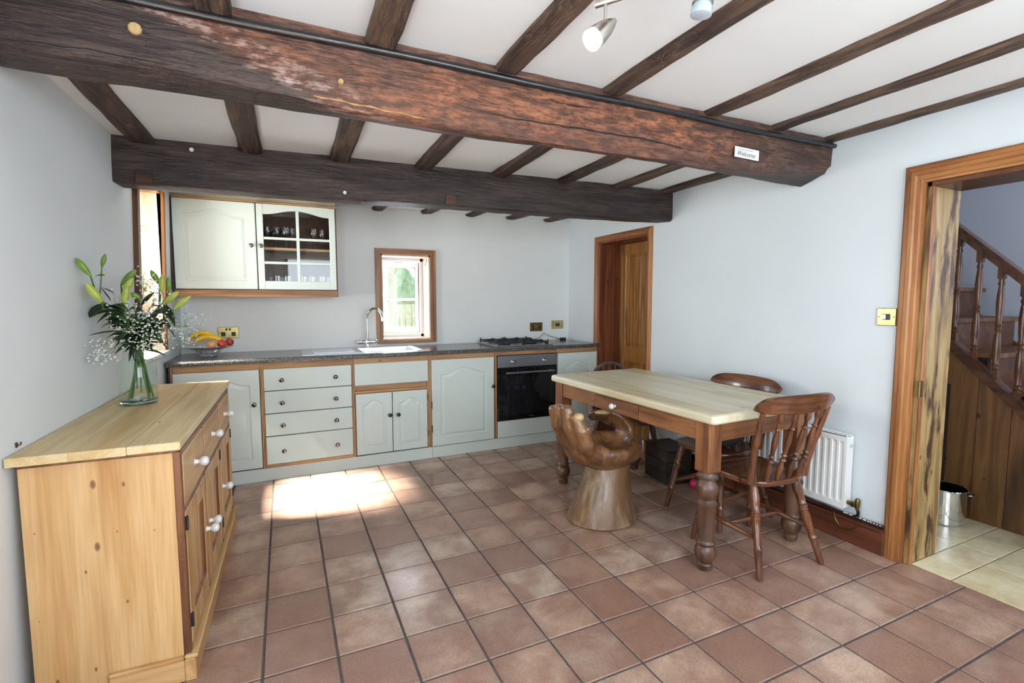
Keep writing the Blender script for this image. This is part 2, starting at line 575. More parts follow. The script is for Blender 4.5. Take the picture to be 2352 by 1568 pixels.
M['nickel'] = plain('satin_nickel', (0.60, 0.57, 0.52, 1), 0.3, 1.0)
M['knob_metal'] = plain('bronzed_knob', (0.20, 0.17, 0.15, 1), 0.22, 1.0)
M['cream_board'] = plain('cream_board', srgb(196, 190, 160), 0.6, var=0.08)
M['oven_steel'] = plain('oven_steel', srgb(150, 152, 156), 0.35, 1.0)
M['black_glass'] = plain('black_oven_glass', (0.006, 0.006, 0.007, 1), 0.06, spec=0.7)
M['black_iron'] = plain('cast_iron', (0.012, 0.012, 0.013, 1), 0.45)
M['black_plastic'] = plain('black_plastic', (0.012, 0.012, 0.013, 1), 0.35)
M['pipe_black'] = plain('black_pipe', (0.012, 0.013, 0.016, 1), 0.3, spec=0.6)
M['brass'] = plain('aged_brass', srgb(206, 190, 128), 0.3, 1.0, var=0.2, vscale=30)
M['dull_brass'] = plain('dull_brass', srgb(128, 108, 70), 0.4, 1.0, var=0.2, vscale=30)
M['porcelain'] = plain('porcelain', (0.82, 0.82, 0.83, 1), 0.15, coat=0.5)
M['white_gloss'] = plain('white_enamel', (0.80, 0.80, 0.78, 1), 0.3)
M['white_paint'] = plain('white_window_paint', (0.82, 0.81, 0.80, 1), 0.4)
M['white_paper'] = plain('white_card', (0.78, 0.78, 0.76, 1), 0.7)
M['ink'] = plain('grey_ink', (0.06, 0.06, 0.065, 1), 0.7)
M['dark_inside'] = plain('cabinet_inside', srgb(104, 70, 48), 0.6)
M['dark_void'] = plain('dark_end_panel', srgb(62, 48, 42), 0.6)
M['bulb'] = NT('lit_bulb').set(color=(1, 1, 1, 1), emis=(1.0, 0.97, 0.92, 1), estr=1.6).m
M['bulb_off'] = NT('clear_reflector_bulb').set(color=(0.75, 0.85, 0.95, 1), rough=0.1, trans=0.35).m
M['leaf'] = plain('lily_leaf', srgb(52, 84, 40), 0.4, var=0.4, vscale=12)
M['leaf_dark'] = plain('dark_lily_leaf', srgb(34, 54, 30), 0.4, var=0.4, vscale=12)
M['stem'] = plain('flower_stem', srgb(84, 112, 52), 0.45, var=0.2)
M['bud'] = plain('lily_bud', srgb(176, 190, 84), 0.42, var=0.3, vscale=16)
M['bud_green'] = plain('green_lily_bud', srgb(120, 156, 62), 0.42, var=0.3, vscale=16)
M['gyp'] = plain('tiny_white_flower', (0.82, 0.82, 0.76, 1), 0.7)
M['gyp_stem'] = plain('fine_stalk', srgb(130, 150, 96), 0.6)
M['banana'] = plain('banana_skin', srgb(226, 184, 44), 0.45, var=0.18, vscale=14)
M['banana_tip'] = plain('banana_tip', srgb(84, 70, 34), 0.6)
M['apple'] = plain('apple_skin', srgb(190, 62, 56), 0.3, var=0.4, vscale=22)
M['peach'] = plain('peach_skin', srgb(226, 158, 96), 0.5, var=0.3, vscale=18)
M['pink'] = plain('pink_rubber', srgb(196, 34, 84), 0.45)
M['crate'] = wood('dark_crate', srgb(60, 44, 36), srgb(44, 32, 28), srgb(28, 20, 18), 'y', None, 12, 1.0, 0.6)
M['bag'] = plain('dark_canvas', srgb(48, 46, 48), 0.9, var=0.4, vscale=10)
M['hedge'] = plain('hedge_leaves', srgb(150, 172, 142), 0.8, var=0.3, vscale=8)
M['fence'] = plain('weathered_fence', srgb(160, 162, 148), 0.8, var=0.2)


def brick_mat():
    t = NT('garden_brick')
    b = t.n('ShaderNodeTexBrick')
    b.inputs['Color1'].default_value = srgb(206, 172, 162)
    b.inputs['Color2'].default_value = srgb(190, 156, 150)
    b.inputs['Mortar'].default_value = srgb(200, 190, 180)
    b.inputs['Scale'].default_value = 4.5
    t.l(t.coords((1, 1, 1), rand=False, rot=(PI / 2, 0, 0)), b.inputs['Vector'])
    t.set(color=b.outputs['Color'], rough=0.9)
    return t.m


M['brick'] = brick_mat()


def glass_mat(name, col, edge=0.5, base=0.04):
    """thin glass: see-through, with a reflection that grows towards grazing angles"""
    t = NT(name)
    out = t.t.nodes['Material Output']
    tr = t.n('ShaderNodeBsdfTransparent')
    tr.inputs['Color'].default_value = col
    gl = t.n('ShaderNodeBsdfGlossy')
    gl.inputs['Roughness'].default_value = 0.02
    lw = t.n('ShaderNodeLayerWeight')
    lw.inputs['Blend'].default_value = 0.5
    f = t.math('ADD', t.math('MULTIPLY', t.math('POWER', lw.outputs['Facing'], 3.5), edge), base)
    mx = t.n('ShaderNodeMixShader')
    t.l(f, mx.inputs[0])
    t.l(tr.outputs[0], mx.inputs[1])
    t.l(gl.outputs[0], mx.inputs[2])
    t.l(mx.outputs[0], out.inputs['Surface'])
    return t.m


M['pane'] = glass_mat('window_pane', (0.96, 0.98, 0.98, 1))
M['vase_glass'] = glass_mat('greenish_vase_glass', (0.90, 0.96, 0.93, 1), 0.6)
M['vase_base'] = NT('thick_green_glass').set(color=(0.62, 0.85, 0.78, 1), rough=0.03, trans=0.9, ior=1.45).m
M['tumbler'] = glass_mat('drinking_glass', (0.88, 0.90, 0.92, 1), 0.9, 0.12)
# ================================================================== THE SETTING
WL, WR, WB, WN = -0.405, 3.13, 2.69, -2.75       # inner faces of the room
WLO, WRO, WBO, WNO = -0.72, 3.38, 3.02, -3.0     # outer faces


def left_x(y, z):
    return WL + 0.03 * (z - 0.9) + 0.012 * y


def wall(name, axis, inner, outer, u0, u1, z0, z1, holes, mat, fn=None, step=None):
    us = {u0, u1}
    zs = {z0, z1}
    for h in holes:
        us |= {h[0], h[1]}
        zs |= {h[2], h[3]}
    us, zs = sorted(us), sorted(zs)

    def fill(a):
        if not step:
            return a
        out = []
        for p, q in zip(a, a[1:]):
            n = max(1, int((q - p) / step))
            out += [p + (q - p) * i / n for i in range(n)]
        return out + [a[-1]]
    us, zs = fill(us), fill(zs)
    mb = MB()

    def pt(u, z, side):
        if axis == 'x':
            return ((fn(u, z) if fn else inner) if side == 0 else outer, u, z)
        return (u, (fn(u, z) if fn else inner) if side == 0 else outer, z)

    def solid(i, j):
        if i < 0 or j < 0 or i >= len(us) - 1 or j >= len(zs) - 1:
            return None
        u, z = (us[i] + us[i + 1]) / 2, (zs[j] + zs[j + 1]) / 2
        return not any(h[0] < u < h[1] and h[2] < z < h[3] for h in holes)
    for i in range(len(us) - 1):
        for j in range(len(zs) - 1):
            if not solid(i, j):
                continue
            a, b, c, d = us[i], us[i + 1], zs[j], zs[j + 1]
            for s in (0, 1):
                mb.add([pt(a, c, s), pt(b, c, s), pt(b, d, s), pt(a, d, s)], [(0, 1, 2, 3)], bool(fn) and s == 0)
            for di, dj, e in ((-1, 0, ((a, c), (a, d))), (1, 0, ((b, c), (b, d))), (0, -1, ((a, c), (b, c))), (0, 1, ((a, d), (b, d)))):
                if not solid(i + di, j + dj):
                    (ua, za), (ub, zb) = e
                    mb.add([pt(ua, za, 0), pt(ub, zb, 0), pt(ub, zb, 1), pt(ua, za, 1)], [(0, 1, 2, 3)])
    return struct(mb.build(name, mat))


BW = (1.16, 1.615, 0.955, 1.735)                 # back window opening  (x0,x1,z0,z1)
LW = (1.53, 2.12, 0.98, 2.03)                    # left window opening  (y0,y1,z0,z1)
SD = (1.43, 2.145, -0.02, 1.872)                   # small door
BD = (-1.36, -0.512, -0.02, 1.862)                 # doorway to the hall
NW = (0.40, 2.70, 0.82, 2.06)                    # unseen window, added behind the camera to carry fill light
GD = (-2.05, -1.05, 0.0, 2.0)                    # unseen door opening, added behind the camera for more fill light

wall('wall_back', 'y', WB, WBO, WLO, WRO, -0.02, 2.45, [BW], M['wall'])
wall('wall_right', 'x', WR, WRO, WNO, WB + 0.02, -0.02, 2.45, [SD, BD], M['wall_blue_shade'])
wall('wall_left', 'x', WL, WLO, WNO, WB + 0.02, -0.02, 2.45, [LW, GD], M['wall_cool_light'], left_x, 0.25)
wall('wall_near', 'y', WN, WNO, WLO, WRO, -0.02, 2.45, [NW], M['wall'])


def plaster_z(x, y):
    near = 2.19 + 0.0 * x
    far = 2.108 + 0.018 * x
    back = 2.12 + 0.010 * x
    if y < 0.0:
        return near
    if y < 0.2:
        return near + (far - near) * (y / 0.2)
    if y < 1.25:
        return far
    if y < 1.40:
        return far + (back - far) * (y - 1.25) / 0.15
    return back


mb = MB()
xs = [WLO + (WRO - WLO) * i / 24 for i in range(25)]
ys = [WNO, -2, -1.5, -1, -0.6, -0.3, -0.1, 0, 0.1, 0.2, 0.4, 0.6, 0.8, 1.0, 1.25, 1.33, 1.4, 1.7, 2.0, 2.3, 2.7]
vs = []
for y in ys:
    for x in xs:
        vs.append((x, y, plaster_z(x, y) + 0.006 * mnoise.noise((x * 2.1, y * 2.3, 3.0))))
n = len(xs)
fs = [(j * n + i, j * n + i + 1, (j + 1) * n + i + 1, (j + 1) * n + i) for j in range(len(ys) - 1) for i in range(n - 1)]
mb.add(vs, fs, True)
mb.box(WLO, WRO, WNO, WBO, 2.42, 2.46)
ceiling = struct(mb.build('ceiling', M['ceiling']))


# ---- joists: the same seven or eight timbers run through all three bays
def old_timber(mb, path, w, d, seed, seg=18, rough=0.006, chamfer=0.012):
    """an uneven squared timber hanging below the path (path = list of (x, y, ztop))"""
    rings = []
    for i in range(seg + 1):
        t = i / seg * (len(path) - 1)
        k = min(int(t), len(path) - 2)
        u = t - k
        p = Vector(path[k]).lerp(Vector(path[k + 1]), u)
        q = []
        prof = [(-w / 2, 0.03), (-w / 2, -d + chamfer), (-w / 2 + chamfer, -d), (0, -d - 0.003), (w / 2 - chamfer, -d), (w / 2, -d + chamfer), (w / 2, 0.03)]
        for m_, (a, b) in enumerate(prof):
            nn = mnoise.noise((p.y * 3.1 + seed * 7.7, m_ * 1.9, seed * 3.3)) * rough * 1.4 + mnoise.noise((p.y * 11 + seed, m_ * 2.7, 5.5)) * rough * 0.6
            nz = mnoise.noise((p.y * 3.7 - seed * 5.1, m_ * 1.3, 9.1)) * rough
            q.append((p.x + a + nn, p.y, p.z + b + (nz if b < 0 else 0)))
        rings.append(q)
    mb.loops(rings, True, True)


NEARX = [0.205, 0.690, 1.165, 1.645, 2.215, 2.675, 3.100]
MIDX = [-0.235, 0.235, 0.680, 1.160, 1.660, 2.143, 2.617, 3.062]
BACKX = [-0.20, 0.27, 0.68, 1.14, 1.58, 2.01, 2.43, 2.85]
DEPTH = [0.045, 0.04, 0.025, 0.022, 0.022, 0.02, 0.02]
for i, x in enumerate(NEARX):
    mb = MB()
    old_timber(mb, [(x - 0.0, -2.75, 2.195), (x, -1.2, 2.195), (x, -0.03, 2.195)], 0.098, DEPTH[i], i + 1, 30)
    mb.build('joist', M['joist_y'], ceiling)
mb = MB()
old_timber(mb, [(-0.28, -2.75, 2.195), (-0.28, -0.03, 2.195)], 0.10, 0.03, 31, 20)
mb.build('joist', M['joist_y'], ceiling)
for i, x in enumerate(MIDX):
    zt = 2.108 + 0.018 * x
    x0 = x - 0.015
    mb = MB()
    old_timber(mb, [(x0 + 0.0, 0.12, zt + 0.01), (x, 1.19, zt)], 0.105 if i < 5 else 0.10, 0.028, i + 11, 14)
    mb.build('joist', M['joist_y'], ceiling)
for i, x in enumerate(BACKX):
    zt = 2.12 + 0.010 * x
    mb = MB()
    old_timber(mb, [(MIDX[i], 1.34, zt), (x, 2.66, zt)], 0.10, 0.025, i + 21, 12)
    mb.build('joist', M['joist_y'], ceiling)

# ---- floor: a dark bed with each clay tile laid on it
floor = struct(MB().box(WLO, 3.157, WNO, WBO, -0.05, -0.0045).build('floor', M['grout']))
TP, TJ = 0.25, 0.0042


def tile_mesh(w, h, name='tile'):
    mb = MB()
    mb.box(-w / 2 + TJ, w / 2 - TJ, -h / 2 + TJ, h / 2 - TJ, -0.012, 0.0, 0.0022)
    return mb.mesh(name)


full, part = tile_mesh(TP, TP), tile_mesh(0.157, TP)
rest = MB()
cnt = 0
for j in range(-11, 11):
    for i in range(-2, 13):
        w = TP if i < 12 else 0.157
        cx, cy = i * TP + w / 2, j * TP + TP / 2
        hidden = cx < -0.42 or cy > 2.25
        vis = any(in_view((cx + a * w / 2, cy + b * TP / 2, 0), 10) for a in (-1, 1) for b in (-1, 1))
        tz = 0.0006 * mnoise.noise((cx * 9, cy * 7, 1))
        if vis and not hidden:
            o = put('tile', full if i < 12 else part, M['tile'], floor, (cx, cy, tz))
            o.rotation_euler = (random.gauss(0, 0.0012), random.gauss(0, 0.0012), random.choice((0, 0, PI)) if i < 12 else 0)
            cnt += 1
        elif not hidden:
            rest.box(cx - w / 2 + TJ, cx + w / 2 - TJ, cy - TP / 2 + TJ, cy + TP / 2 - TJ, -0.012, 0.0)
ro = rest.build('tile_field', M['tile'], floor)
ro['kind'] = 'stuff'

# ---- hall floor of pale stone
hall_floor = struct(MB().box(3.157, 5.2, -2.6, 1.4, -0.05, -0.004).build('floor_hall', M['hall_grout']))
HT = []
rows = [(-2.6, -2.2), (-2.2, -1.75), (-1.75, -1.35), (-1.35, -1.02), (-1.02, -0.695), (-0.695, -0.53), (-0.53, -0.1), (-0.1, 0.4), (0.4, 0.9)]
cuts = [[3.16, 3.6, 4.1, 4.6], [3.16, 3.7, 4.2, 4.6], [3.16, 3.5, 4.0, 4.6], [3.16, 3.75, 4.25, 4.6], [3.16, 3.49, 3.95, 4.6],
        [3.16, 3.33, 3.63, 4.06, 4.6], [3.16, 3.36, 3.63, 4.06, 4.6], [3.40, 3.8, 4.3], [3.40, 3.9, 4.3]]
for (y0, y1), cs in zip(rows, cuts):
    for a, b in zip(cs, cs[1:]):
        me = MB().box(-(b - a) / 2 + 0.003, (b - a) / 2 - 0.003, -(y1 - y0) / 2 + 0.003, (y1 - y0) / 2 - 0.003, -0.012, 0.0, 0.002).mesh('stone_tile')
        put('stone_tile', me, M['stone'], hall_floor, ((a + b) / 2, (y0 + y1) / 2, 0))

# ---- hall shell
wall('wall_hall_far', 'x', 4.95, 5.2, -2.6, 1.4, -0.02, 3.4, [], M['hall_wall'])
wall('wall_hall_end', 'y', 1.3, 1.5, WRO, 5.2, -0.02, 3.4, [], M['hall_wall'])
wall('wall_hall_front', 'y', -2.6, -2.8, WRO - 0.2, 5.2, -0.02, 3.4, [(3.9, 4.95, 1.0, 2.3)], M['hall_wall'])
wall('wall_hall_side', 'x', WRO - 0.001, WRO - 0.05, -2.6, 1.3, 2.44, 3.4, [], M['hall_wall'])
struct(MB().box(WRO - 0.05, 5.2, -2.8, 1.5, 3.4, 3.45).build('ceiling_hall', M['ceiling']))
# dark sloping skirting on the wall behind the stairs
mb = MB()
mb.prism([(-1.3, -0.02), (-1.3, 0.20), (-0.279, 0.985), (0.133, 1.36), (1.2, 2.43), (1.2, 2.1), (-0.2, 0.9)], 'x', 4.92, 4.95)
struct(mb.build('baseboard_stairs', M['dark_y']))

# ---- skirting board and its run of old pipe along the right wall
bb = struct(MB().box(3.095, 3.13, BD[1] + 0.075, 1.375, 0.0, 0.128, 0.004).build('baseboard_right', M['skirting']))
MB().box(3.085, 3.13, BD[1] + 0.075, 1.375, 0.122, 0.136, 0.003).build('baseboard_cap', M['skirting'], bb)
mb = MB()
mb.tube([(3.105, y, 0.150 + 0.003 * math.sin(y * 9)) for y in [BD[1] + 0.08 + i * 0.06 for i in range(31)]], 0.011, 8)
pp = mb.build('heating_pipe', M['dark_y'], bb)
random.seed(5)
mb = MB()
for k in range(14):
    y = -0.42 + k * 0.014 + random.uniform(-0.004, 0.004)
    mb.sphere((3.10, y, 0.157), 0.006, 6, 4, (1, 1.2, 0.5))
fl = mb.build('flaking_plaster', M['white_paper'], bb)
fl['kind'] = 'stuff'
struct(MB().box(WL - 0.02, left_x(0, 0) + 0.018, -1.0, 0.05, 0, 0.10, 0.004).build('baseboard_left', M['skirting']))


# ---- moulded door casing
def casing(parent, mat_v, mat_h, y0, y1, ztop, w, x, proud, reveal_x, sides=(True, True)):
    """architrave on the right wall: stepped profile running up both sides and across"""
    prof = [(0.0, 0.0), (0.0, 0.55), (0.10, 0.75), (0.30, 0.8), (0.36, 1.0), (0.55, 1.0), (0.62, 0.78), (0.82, 0.72), (0.88, 0.5), (1.0, 0.45), (1.0, 0.0)]
    for side, on in ((1, sides[1]), (-1, sides[0])):
        if not on:
            continue
        yin = y1 if side > 0 else y0
        lo = [(x - h * proud, yin + side * w * (1 - a), 0.0) for a, h in prof]
        hi = [(x - h * proud, yin + side * w * (1 - a), ztop + w * (1 - a)) for a, h in prof]
        mb = MB()
        mb.loops([lo, hi], True, True)
        mb.build('architrave', mat_v, parent)
    a_ = [(x - h * proud, y0 - w * (1 - a), ztop + w * (1 - a)) for a, h in prof]
    b_ = [(x - h * proud, y1 + w * (1 - a), ztop + w * (1 - a)) for a, h in prof]
    mb = MB()
    mb.loops([a_, b_], True, True)
    mb.build('architrave', mat_h, parent)


# doorway to the hall
d2 = sempty('door_2')
casing(d2, M['trim_z'], M['trim_y'], BD[0], BD[1], BD[3], 0.085, WR, 0.030, WRO)
mb = MB().box(WR - 0.002, WRO + 0.004, BD[1] - 0.022, BD[1] + 0.001, 0, BD[3], 0.003)
mb.build('jamb_lining', M['jamb'], d2)
MB().box(WR - 0.002, WRO + 0.004, BD[0] - 0.001, BD[0] + 0.022, 0, BD[3], 0.003).build('jamb_lining', M['jamb'], d2)
MB().box(WR - 0.002, WRO + 0.004, BD[0], BD[1], BD[3] - 0.022, BD[3] + 0.001, 0.003).build('head_lining', M['dark_y'], d2)
MB().box(WR - 0.004, WR + 0.022, BD[1] - 0.030, BD[1] - 0.020, 0, BD[3] - 0.02, 0.003).build('door_stop', M['trim_z'], d2)
hg = MB().box(WR - 0.012, WR + 0.010, BD[1] - 0.032, BD[1] - 0.024, 0.845, 0.925, 0.002)
hg.lathe([(0.006, 0), (0.006, 0.08)], 10, (WR - 0.013, BD[1] - 0.027, 0.845))
hg.build('hinge', M['dull_brass'], d2)

# small panelled door in its deep reveal
d1 = sempty('door_1')
casing(d1, M['trim_z'], M['trim_y'], SD[0], SD[1], SD[3], 0.052, WR, 0.022, WRO)
for k in range(3):
    a = WR + 0.0 + k * 0.0823
    MB().box(a + 0.0008, a + 0.0815, SD[1] - 0.018, SD[1] + 0.001, 0, SD[3], 0.0025).build('lining_board', M['red_pine'], d1)
MB().box(WR, WRO, SD[0] - 0.001, SD[0] + 0.018, 0, SD[3], 0.002).build('lining_board', M['red_pine'], d1)
MB().box(WR, WRO, SD[0], SD[1], SD[3] - 0.018, SD[3] + 0.001, 0.002).build('head_lining', M['red_pine'], d1)
LX = 3.385
lf = MB().box(LX + 0.012, LX + 0.03, SD[0] + 0.0, SD[1] + 0.03, 0.0, SD[3]).build('leaf', M['door_pine'], d1)
yl, yr = SD[0] + 0.005, 2.14
for (a, b, z0, z1, nm) in ((yr - 0.075, yr, 0, 1.87, 'stile'), (yl, yl + 0.10, 0, 1.87, 'stile'), (yl + 0.10, yr - 0.075, 1.755, 1.87, 'rail'), (yl + 0.10, yr - 0.075, 0.72, 0.875, 'rail'), (yl + 0.10, yr - 0.075, 0.0, 0.2, 'rail'), (1.755, 1.82, 0.2, 0.72, 'muntin'), (1.755, 1.82, 0.875, 1.755, 'muntin')):
    MB().box(LX, LX + 0.02, a, b, z0, z1, 0.002).build(nm, M['door_pine'], lf)
for (a, b, z0, z1) in ((1.82, yr - 0.075, 0.875, 1.755), (yl + 0.1, 1.755, 0.875, 1.755), (1.82, yr - 0.075, 0.2, 0.72), (yl + 0.1, 1.755, 0.2, 0.72)):
    r = [[(LX + d, a + o, z0 + o), (LX + d, b - o, z0 + o), (LX + d, b - o, z1 - o), (LX + d, a + o, z1 - o)] for o, d in ((0.0, 0.003), (0.012, 0.011), (0.02, 0.011), (0.028, 0.006))]
    MB().loops(r, False, True).build('panel', M['door_pine'], lf)

# ---- back window: pine casing, deep reveal, white casement standing open
w1 = sempty('window_1')
x0, x1, z0, z1 = BW


def frame_piece(name, pts_in, pts_out, y0, y1, mat, parent):
    a = [(p[0], y1, p[1]) for p in (pts_in[0], pts_in[1], pts_out[1], pts_out[0])]
    b = [(p[0], y0, p[1]) for p in (pts_in[0], pts_in[1], pts_out[1], pts_out[0])]
    mb = MB()
    mb.loops([a, b], True, True)
    # a small inner step
    return mb.build(name, mat, parent)


tw = 0.048
out = [(x0 - tw, z0 - 0.028), (x1 + tw, z0 - 0.028), (x1 + tw, z1 + tw), (x0 - tw, z1 + tw)]
inn = [(x0, z0), (x1, z0), (x1, z1), (x0, z1)]
mid = [(x0 - 0.022, z0 - 0.014), (x1 + 0.022, z0 - 0.014), (x1 + 0.022, z1 + 0.022), (x0 - 0.022, z1 + 0.022)]
for k, nm, m_ in ((1, 'casing', 'trim_z'), (2, 'casing', 'trim_x'), (3, 'casing', 'trim_z'), (0, 'casing', 'trim_x')):
    l_ = (k + 1) % 4
    frame_piece(nm, (mid[k], mid[l_]), (out[k], out[l_]), WB - 0.026, WB, M[m_], w1)
    frame_piece('casing_bead', (inn[k], inn[l_]), (mid[k], mid[l_]), WB - 0.016, WB, M[m_], w1)
MB().box(x0 - 0.001, x0 + 0.014, WB - 0.002, 2.90, z0, z1).build('reveal_board', M['trim_z'], w1)
MB().box(x1 - 0.014, x1 + 0.001, WB - 0.002, 2.90, z0, z1).build('reveal_board', M['washed_pine'], w1)
MB().box(x0, x1, WB - 0.002, 2.90, z1 - 0.014, z1 + 0.001).build('reveal_board', M['washed_pine'], w1)
MB().box(x0, x1, WB - 0.006, 2.92, z0 - 0.001, z0 + 0.014, 0.003).build('window_sill', M['washed_pine'], w1)
fw = 0.03
fr = MB()
fr.box(x0 + 0.012, x0 + 0.012 + fw, 2.90, 2.96, z0 + 0.012, z1 - 0.012, 0.002)
fr.box(x1 - 0.012 - fw, x1 - 0.012, 2.90, 2.96, z0 + 0.012, z1 - 0.012, 0.002)
fr.box(x0 + 0.012, x1 - 0.012, 2.90, 2.96, z1 - 0.012 - fw, z1 - 0.012, 0.002)
fr.box(x0 + 0.012, x1 - 0.012, 2.90, 2.96, z0 + 0.012, z0 + 0.012 + fw, 0.002)
fr.build('window_frame', M['white_paint'], w1)
sw, shh = 0.365, 0.68
sash = MB()
sash.box(-sw, -sw + 0.042, 0, 0.035, 0, shh, 0.003)
sash.box(-0.042, 0, 0, 0.035, 0, shh, 0.003)
sash.box(-sw, 0, 0, 0.035, 0, 0.055, 0.003)
sash.box(-sw, 0, 0, 0.035, shh - 0.045, shh, 0.003)
sash.box(-sw, 0, 0.008, 0.028, shh * 0.46, shh * 0.46 + 0.022, 0.002)
so = sash.build('sash', M['white_paint'], w1, (x1 - 0.045, 2.945, z0 + 0.05), (0, 0, math.radians(-34)))
for a, b in ((0.055, shh * 0.46), (shh * 0.46 + 0.022, shh - 0.045)):
    MB().box(-sw + 0.042, -0.042, 0.016, 0.019, a, b).build('pane', M['pane'], so)
MB().box(-0.043, -0.040, -0.002, 0.0, 0.05, shh - 0.04).box(-sw + 0.040, -sw + 0.043, -0.002, 0.0, 0.05, shh - 0.04).box(-0.004, 0.002, -0.004, 0.036, 0.0, shh).box(-sw + 0.04, -0.04, -0.002, 0.0, shh - 0.047, shh - 0.044).box(-sw + 0.04, -0.04, 0.006, 0.008, shh * 0.46 - 0.001, shh * 0.46 + 0.002).build('glazing_line', M['skirting'], so)
MB().box(-0.012, 0.012, -0.012, 0.0, 0.30, 0.33, 0.002).tube([(0, -0.01, 0.325), (-0.02, -0.02, 0.36), (-0.03, -0.02, 0.40)], 0.004, 6).build('handle', M['white_paint'], so, (-sw + 0.02, 0, 0))
MB().tube([(x1 - 0.03, 2.70, z1 - 0.03), (x1 - 0.028, 2.70, z1 - 0.055), (x1 - 0.038, 2.70, z1 - 0.07), (x1 - 0.045, 2.70, z1 - 0.095)], 0.0025, 6).build('hook', M['black_iron'], w1)

# ---- left window: bleached pine reveal lit by the sun
w2 = sempty('window_2')
y0, y1, z0, z1 = LW
def lx(y, z): return left_x(y, z)
for (ya, yb, mat, nm) in ((y1 - 0.014, y1 + 0.001, 'washed_pine', 'reveal_board'), (y0 - 0.001, y0 + 0.014, 'washed_pine', 'reveal_board')):
    MB().box(-0.62, lx(y1, 1.5) - 0.004, ya, yb, z0, z1).build(nm, M[mat], w2)
MB().box(-0.62, lx(y1, 2.0), y0, y1, z1 - 0.016, z1 + 0.001).build('head_board', M['trim_y'], w2)
MB().box(-0.64, lx(y1, 1.0) + 0.03, y0 - 0.03, y1 + 0.03, z0 - 0.022, z0 + 0.006, 0.004).build('window_sill', M['white_paint'], w2)
for ya, yb, m_, zz in ((y1, y1 + 0.05, 'trim_z', z1), (y0 - 0.05, y0, 'dark_z', z1)):
    a = [(lx(y1, z) + o, y, z) for z in (z0 + 0.006,) for (o, y) in ((-0.03, ya), (0.016, ya), (0.016, yb), (-0.03, yb))]
    b = [(lx(y1, z) + o, y, z) for z in (zz,) for (o, y) in ((-0.03, ya), (0.016, ya), (0.016, yb), (-0.03, yb))]
    MB().loops([a, b], True, True).build('casing', M[m_], w2)
fr = MB()
for (a, b, c, d) in ((y0, y0 + 0.04, z0, z1), (y1 - 0.04, y1, z0, z1), (y0, y1, z0, z0 + 0.045), (y0, y1, z1 - 0.045, z1)):
    fr.box(-0.68, -0.63, a, b, c, d, 0.003)
fr.build('window_frame', M['white_paint'], w2)
MB().box(-0.657, -0.653, y0 + 0.04, y1 - 0.04, z0 + 0.045, z1 - 0.045).build('pane', M['pane'], w2)
MB().tube([(-0.46, y1 - 0.016, 1.80), (-0.46, y1 - 0.035, 1.79), (-0.46, y1 - 0.036, 1.76), (-0.45, y1 - 0.026, 1.745)], 0.005, 8).build('hook', M['chrome'], w2)

# ---- unseen window and door added behind the camera to light the room
w3 = sempty('window_added')
a, b, c, d = NW
fr = MB()
for (p, q, r, s_) in ((a, a + 0.05, c, d), (b - 0.05, b, c, d), (a, b, c, c + 0.05), (a, b, d - 0.05, d), ((a + b) / 2 - 0.025, (a + b) / 2 + 0.025, c, d)):
    fr.box(p, q, -2.95, -2.90, r, s_, 0.003)
fr.build('window_frame', M['white_paint'], w3)
MB().box(a - 0.03, b + 0.03, -2.98, -2.70, c - 0.025, c, 0.004).build('window_sill', M['pine_x'], w3)
d3 = sempty('door_added')
a, b, c, d = GD
fr = MB()
for (p, q, r, s_) in ((a, a + 0.1, c, d), (b - 0.1, b, c, d), (a, b, c, c + 0.25), (a, b, d - 0.1, d)):
    fr.box(-0.66, -0.61, p, q, r, s_, 0.003)
fr.build('door_frame', M['white_paint'], d3)

# ---- outside, seen faintly through the back window
gr = struct(MB().box(-12, 14, -12, 22, -0.35, -0.25).build('ground_outside', M['outside_ground']))
ob = thing('brick_outbuilding', 'pale sunlit brick outbuilding seen at the left of the back window', 'outbuilding', (1.5, 5.3, -0.25))
MB().box(-0.3, 0.3, -0.1, 0.15, 1.95, 3.4).build('brick_wall', M['brick'], ob)
MB().box(-0.32, 0.32, -0.12, 0.15, 0.0, 1.95).build('rendered_base', M['fence'], ob)
fence = thing('garden_fence', 'pale garden fence seen through the small back window', 'fence', (5.5, 9.5, -0.25))
pm = MB().box(-0.06, 0.06, -0.012, 0.012, 0, 1.5).mesh('board')
for k in range(-24, 25):
    put('board', pm, M['fence'], fence, (k * 0.14, 0, 0))
MB().box(-3.4, 3.4, 0.012, 0.05, 1.1, 1.2).build('rail', M['fence'], fence)
random.seed(11)
mb = MB()
for k in range(46):
    cx = 1.5 + 0.18 * k
    mb.sphere((cx, 11.3 + random.uniform(-0.4, 0.4), random.uniform(0.8, 2.0)), random.uniform(0.5, 0.9), 9, 6)
tag(mb.build('garden_hedge', M['hedge']), 'soft green hedge beyond the fence outside the back window', 'hedge')
# ================================================================== BEAMS
def face_y(x, z):
    zb = np.interp(x, [-0.7, 0.2, 0.5, 0.9, 1.3, 2.2, 2.5, 2.9, 3.13], [1.978, 1.971, 1.952, 1.935, 1.938, 1.948, 1.956, 1.985, 2.01])
    yb = np.interp(x, [-0.7, 0.4, 0.9, 1.6, 2.4, 3.13], [-0.058, -0.056, -0.048, -0.044, -0.05, -0.035])
    return float(np.interp(z, [zb + 0.03, 2.05, 2.12], [yb, -0.055 + 0.004 * math.sin(x * 5), -0.058]))


CRACKS = [[(0.98, 2.022), (1.20, 2.010), (1.50, 2.018), (1.82, 2.020), (2.15, 2.005), (2.42, 2.000)],
          [(-0.32, 1.985), (-0.10, 1.995), (0.12, 1.990)], [(1.25, 2.108), (1.45, 2.098), (1.62, 2.112)], [(2.50, 2.062), (2.75, 2.050), (3.0, 2.055)]]


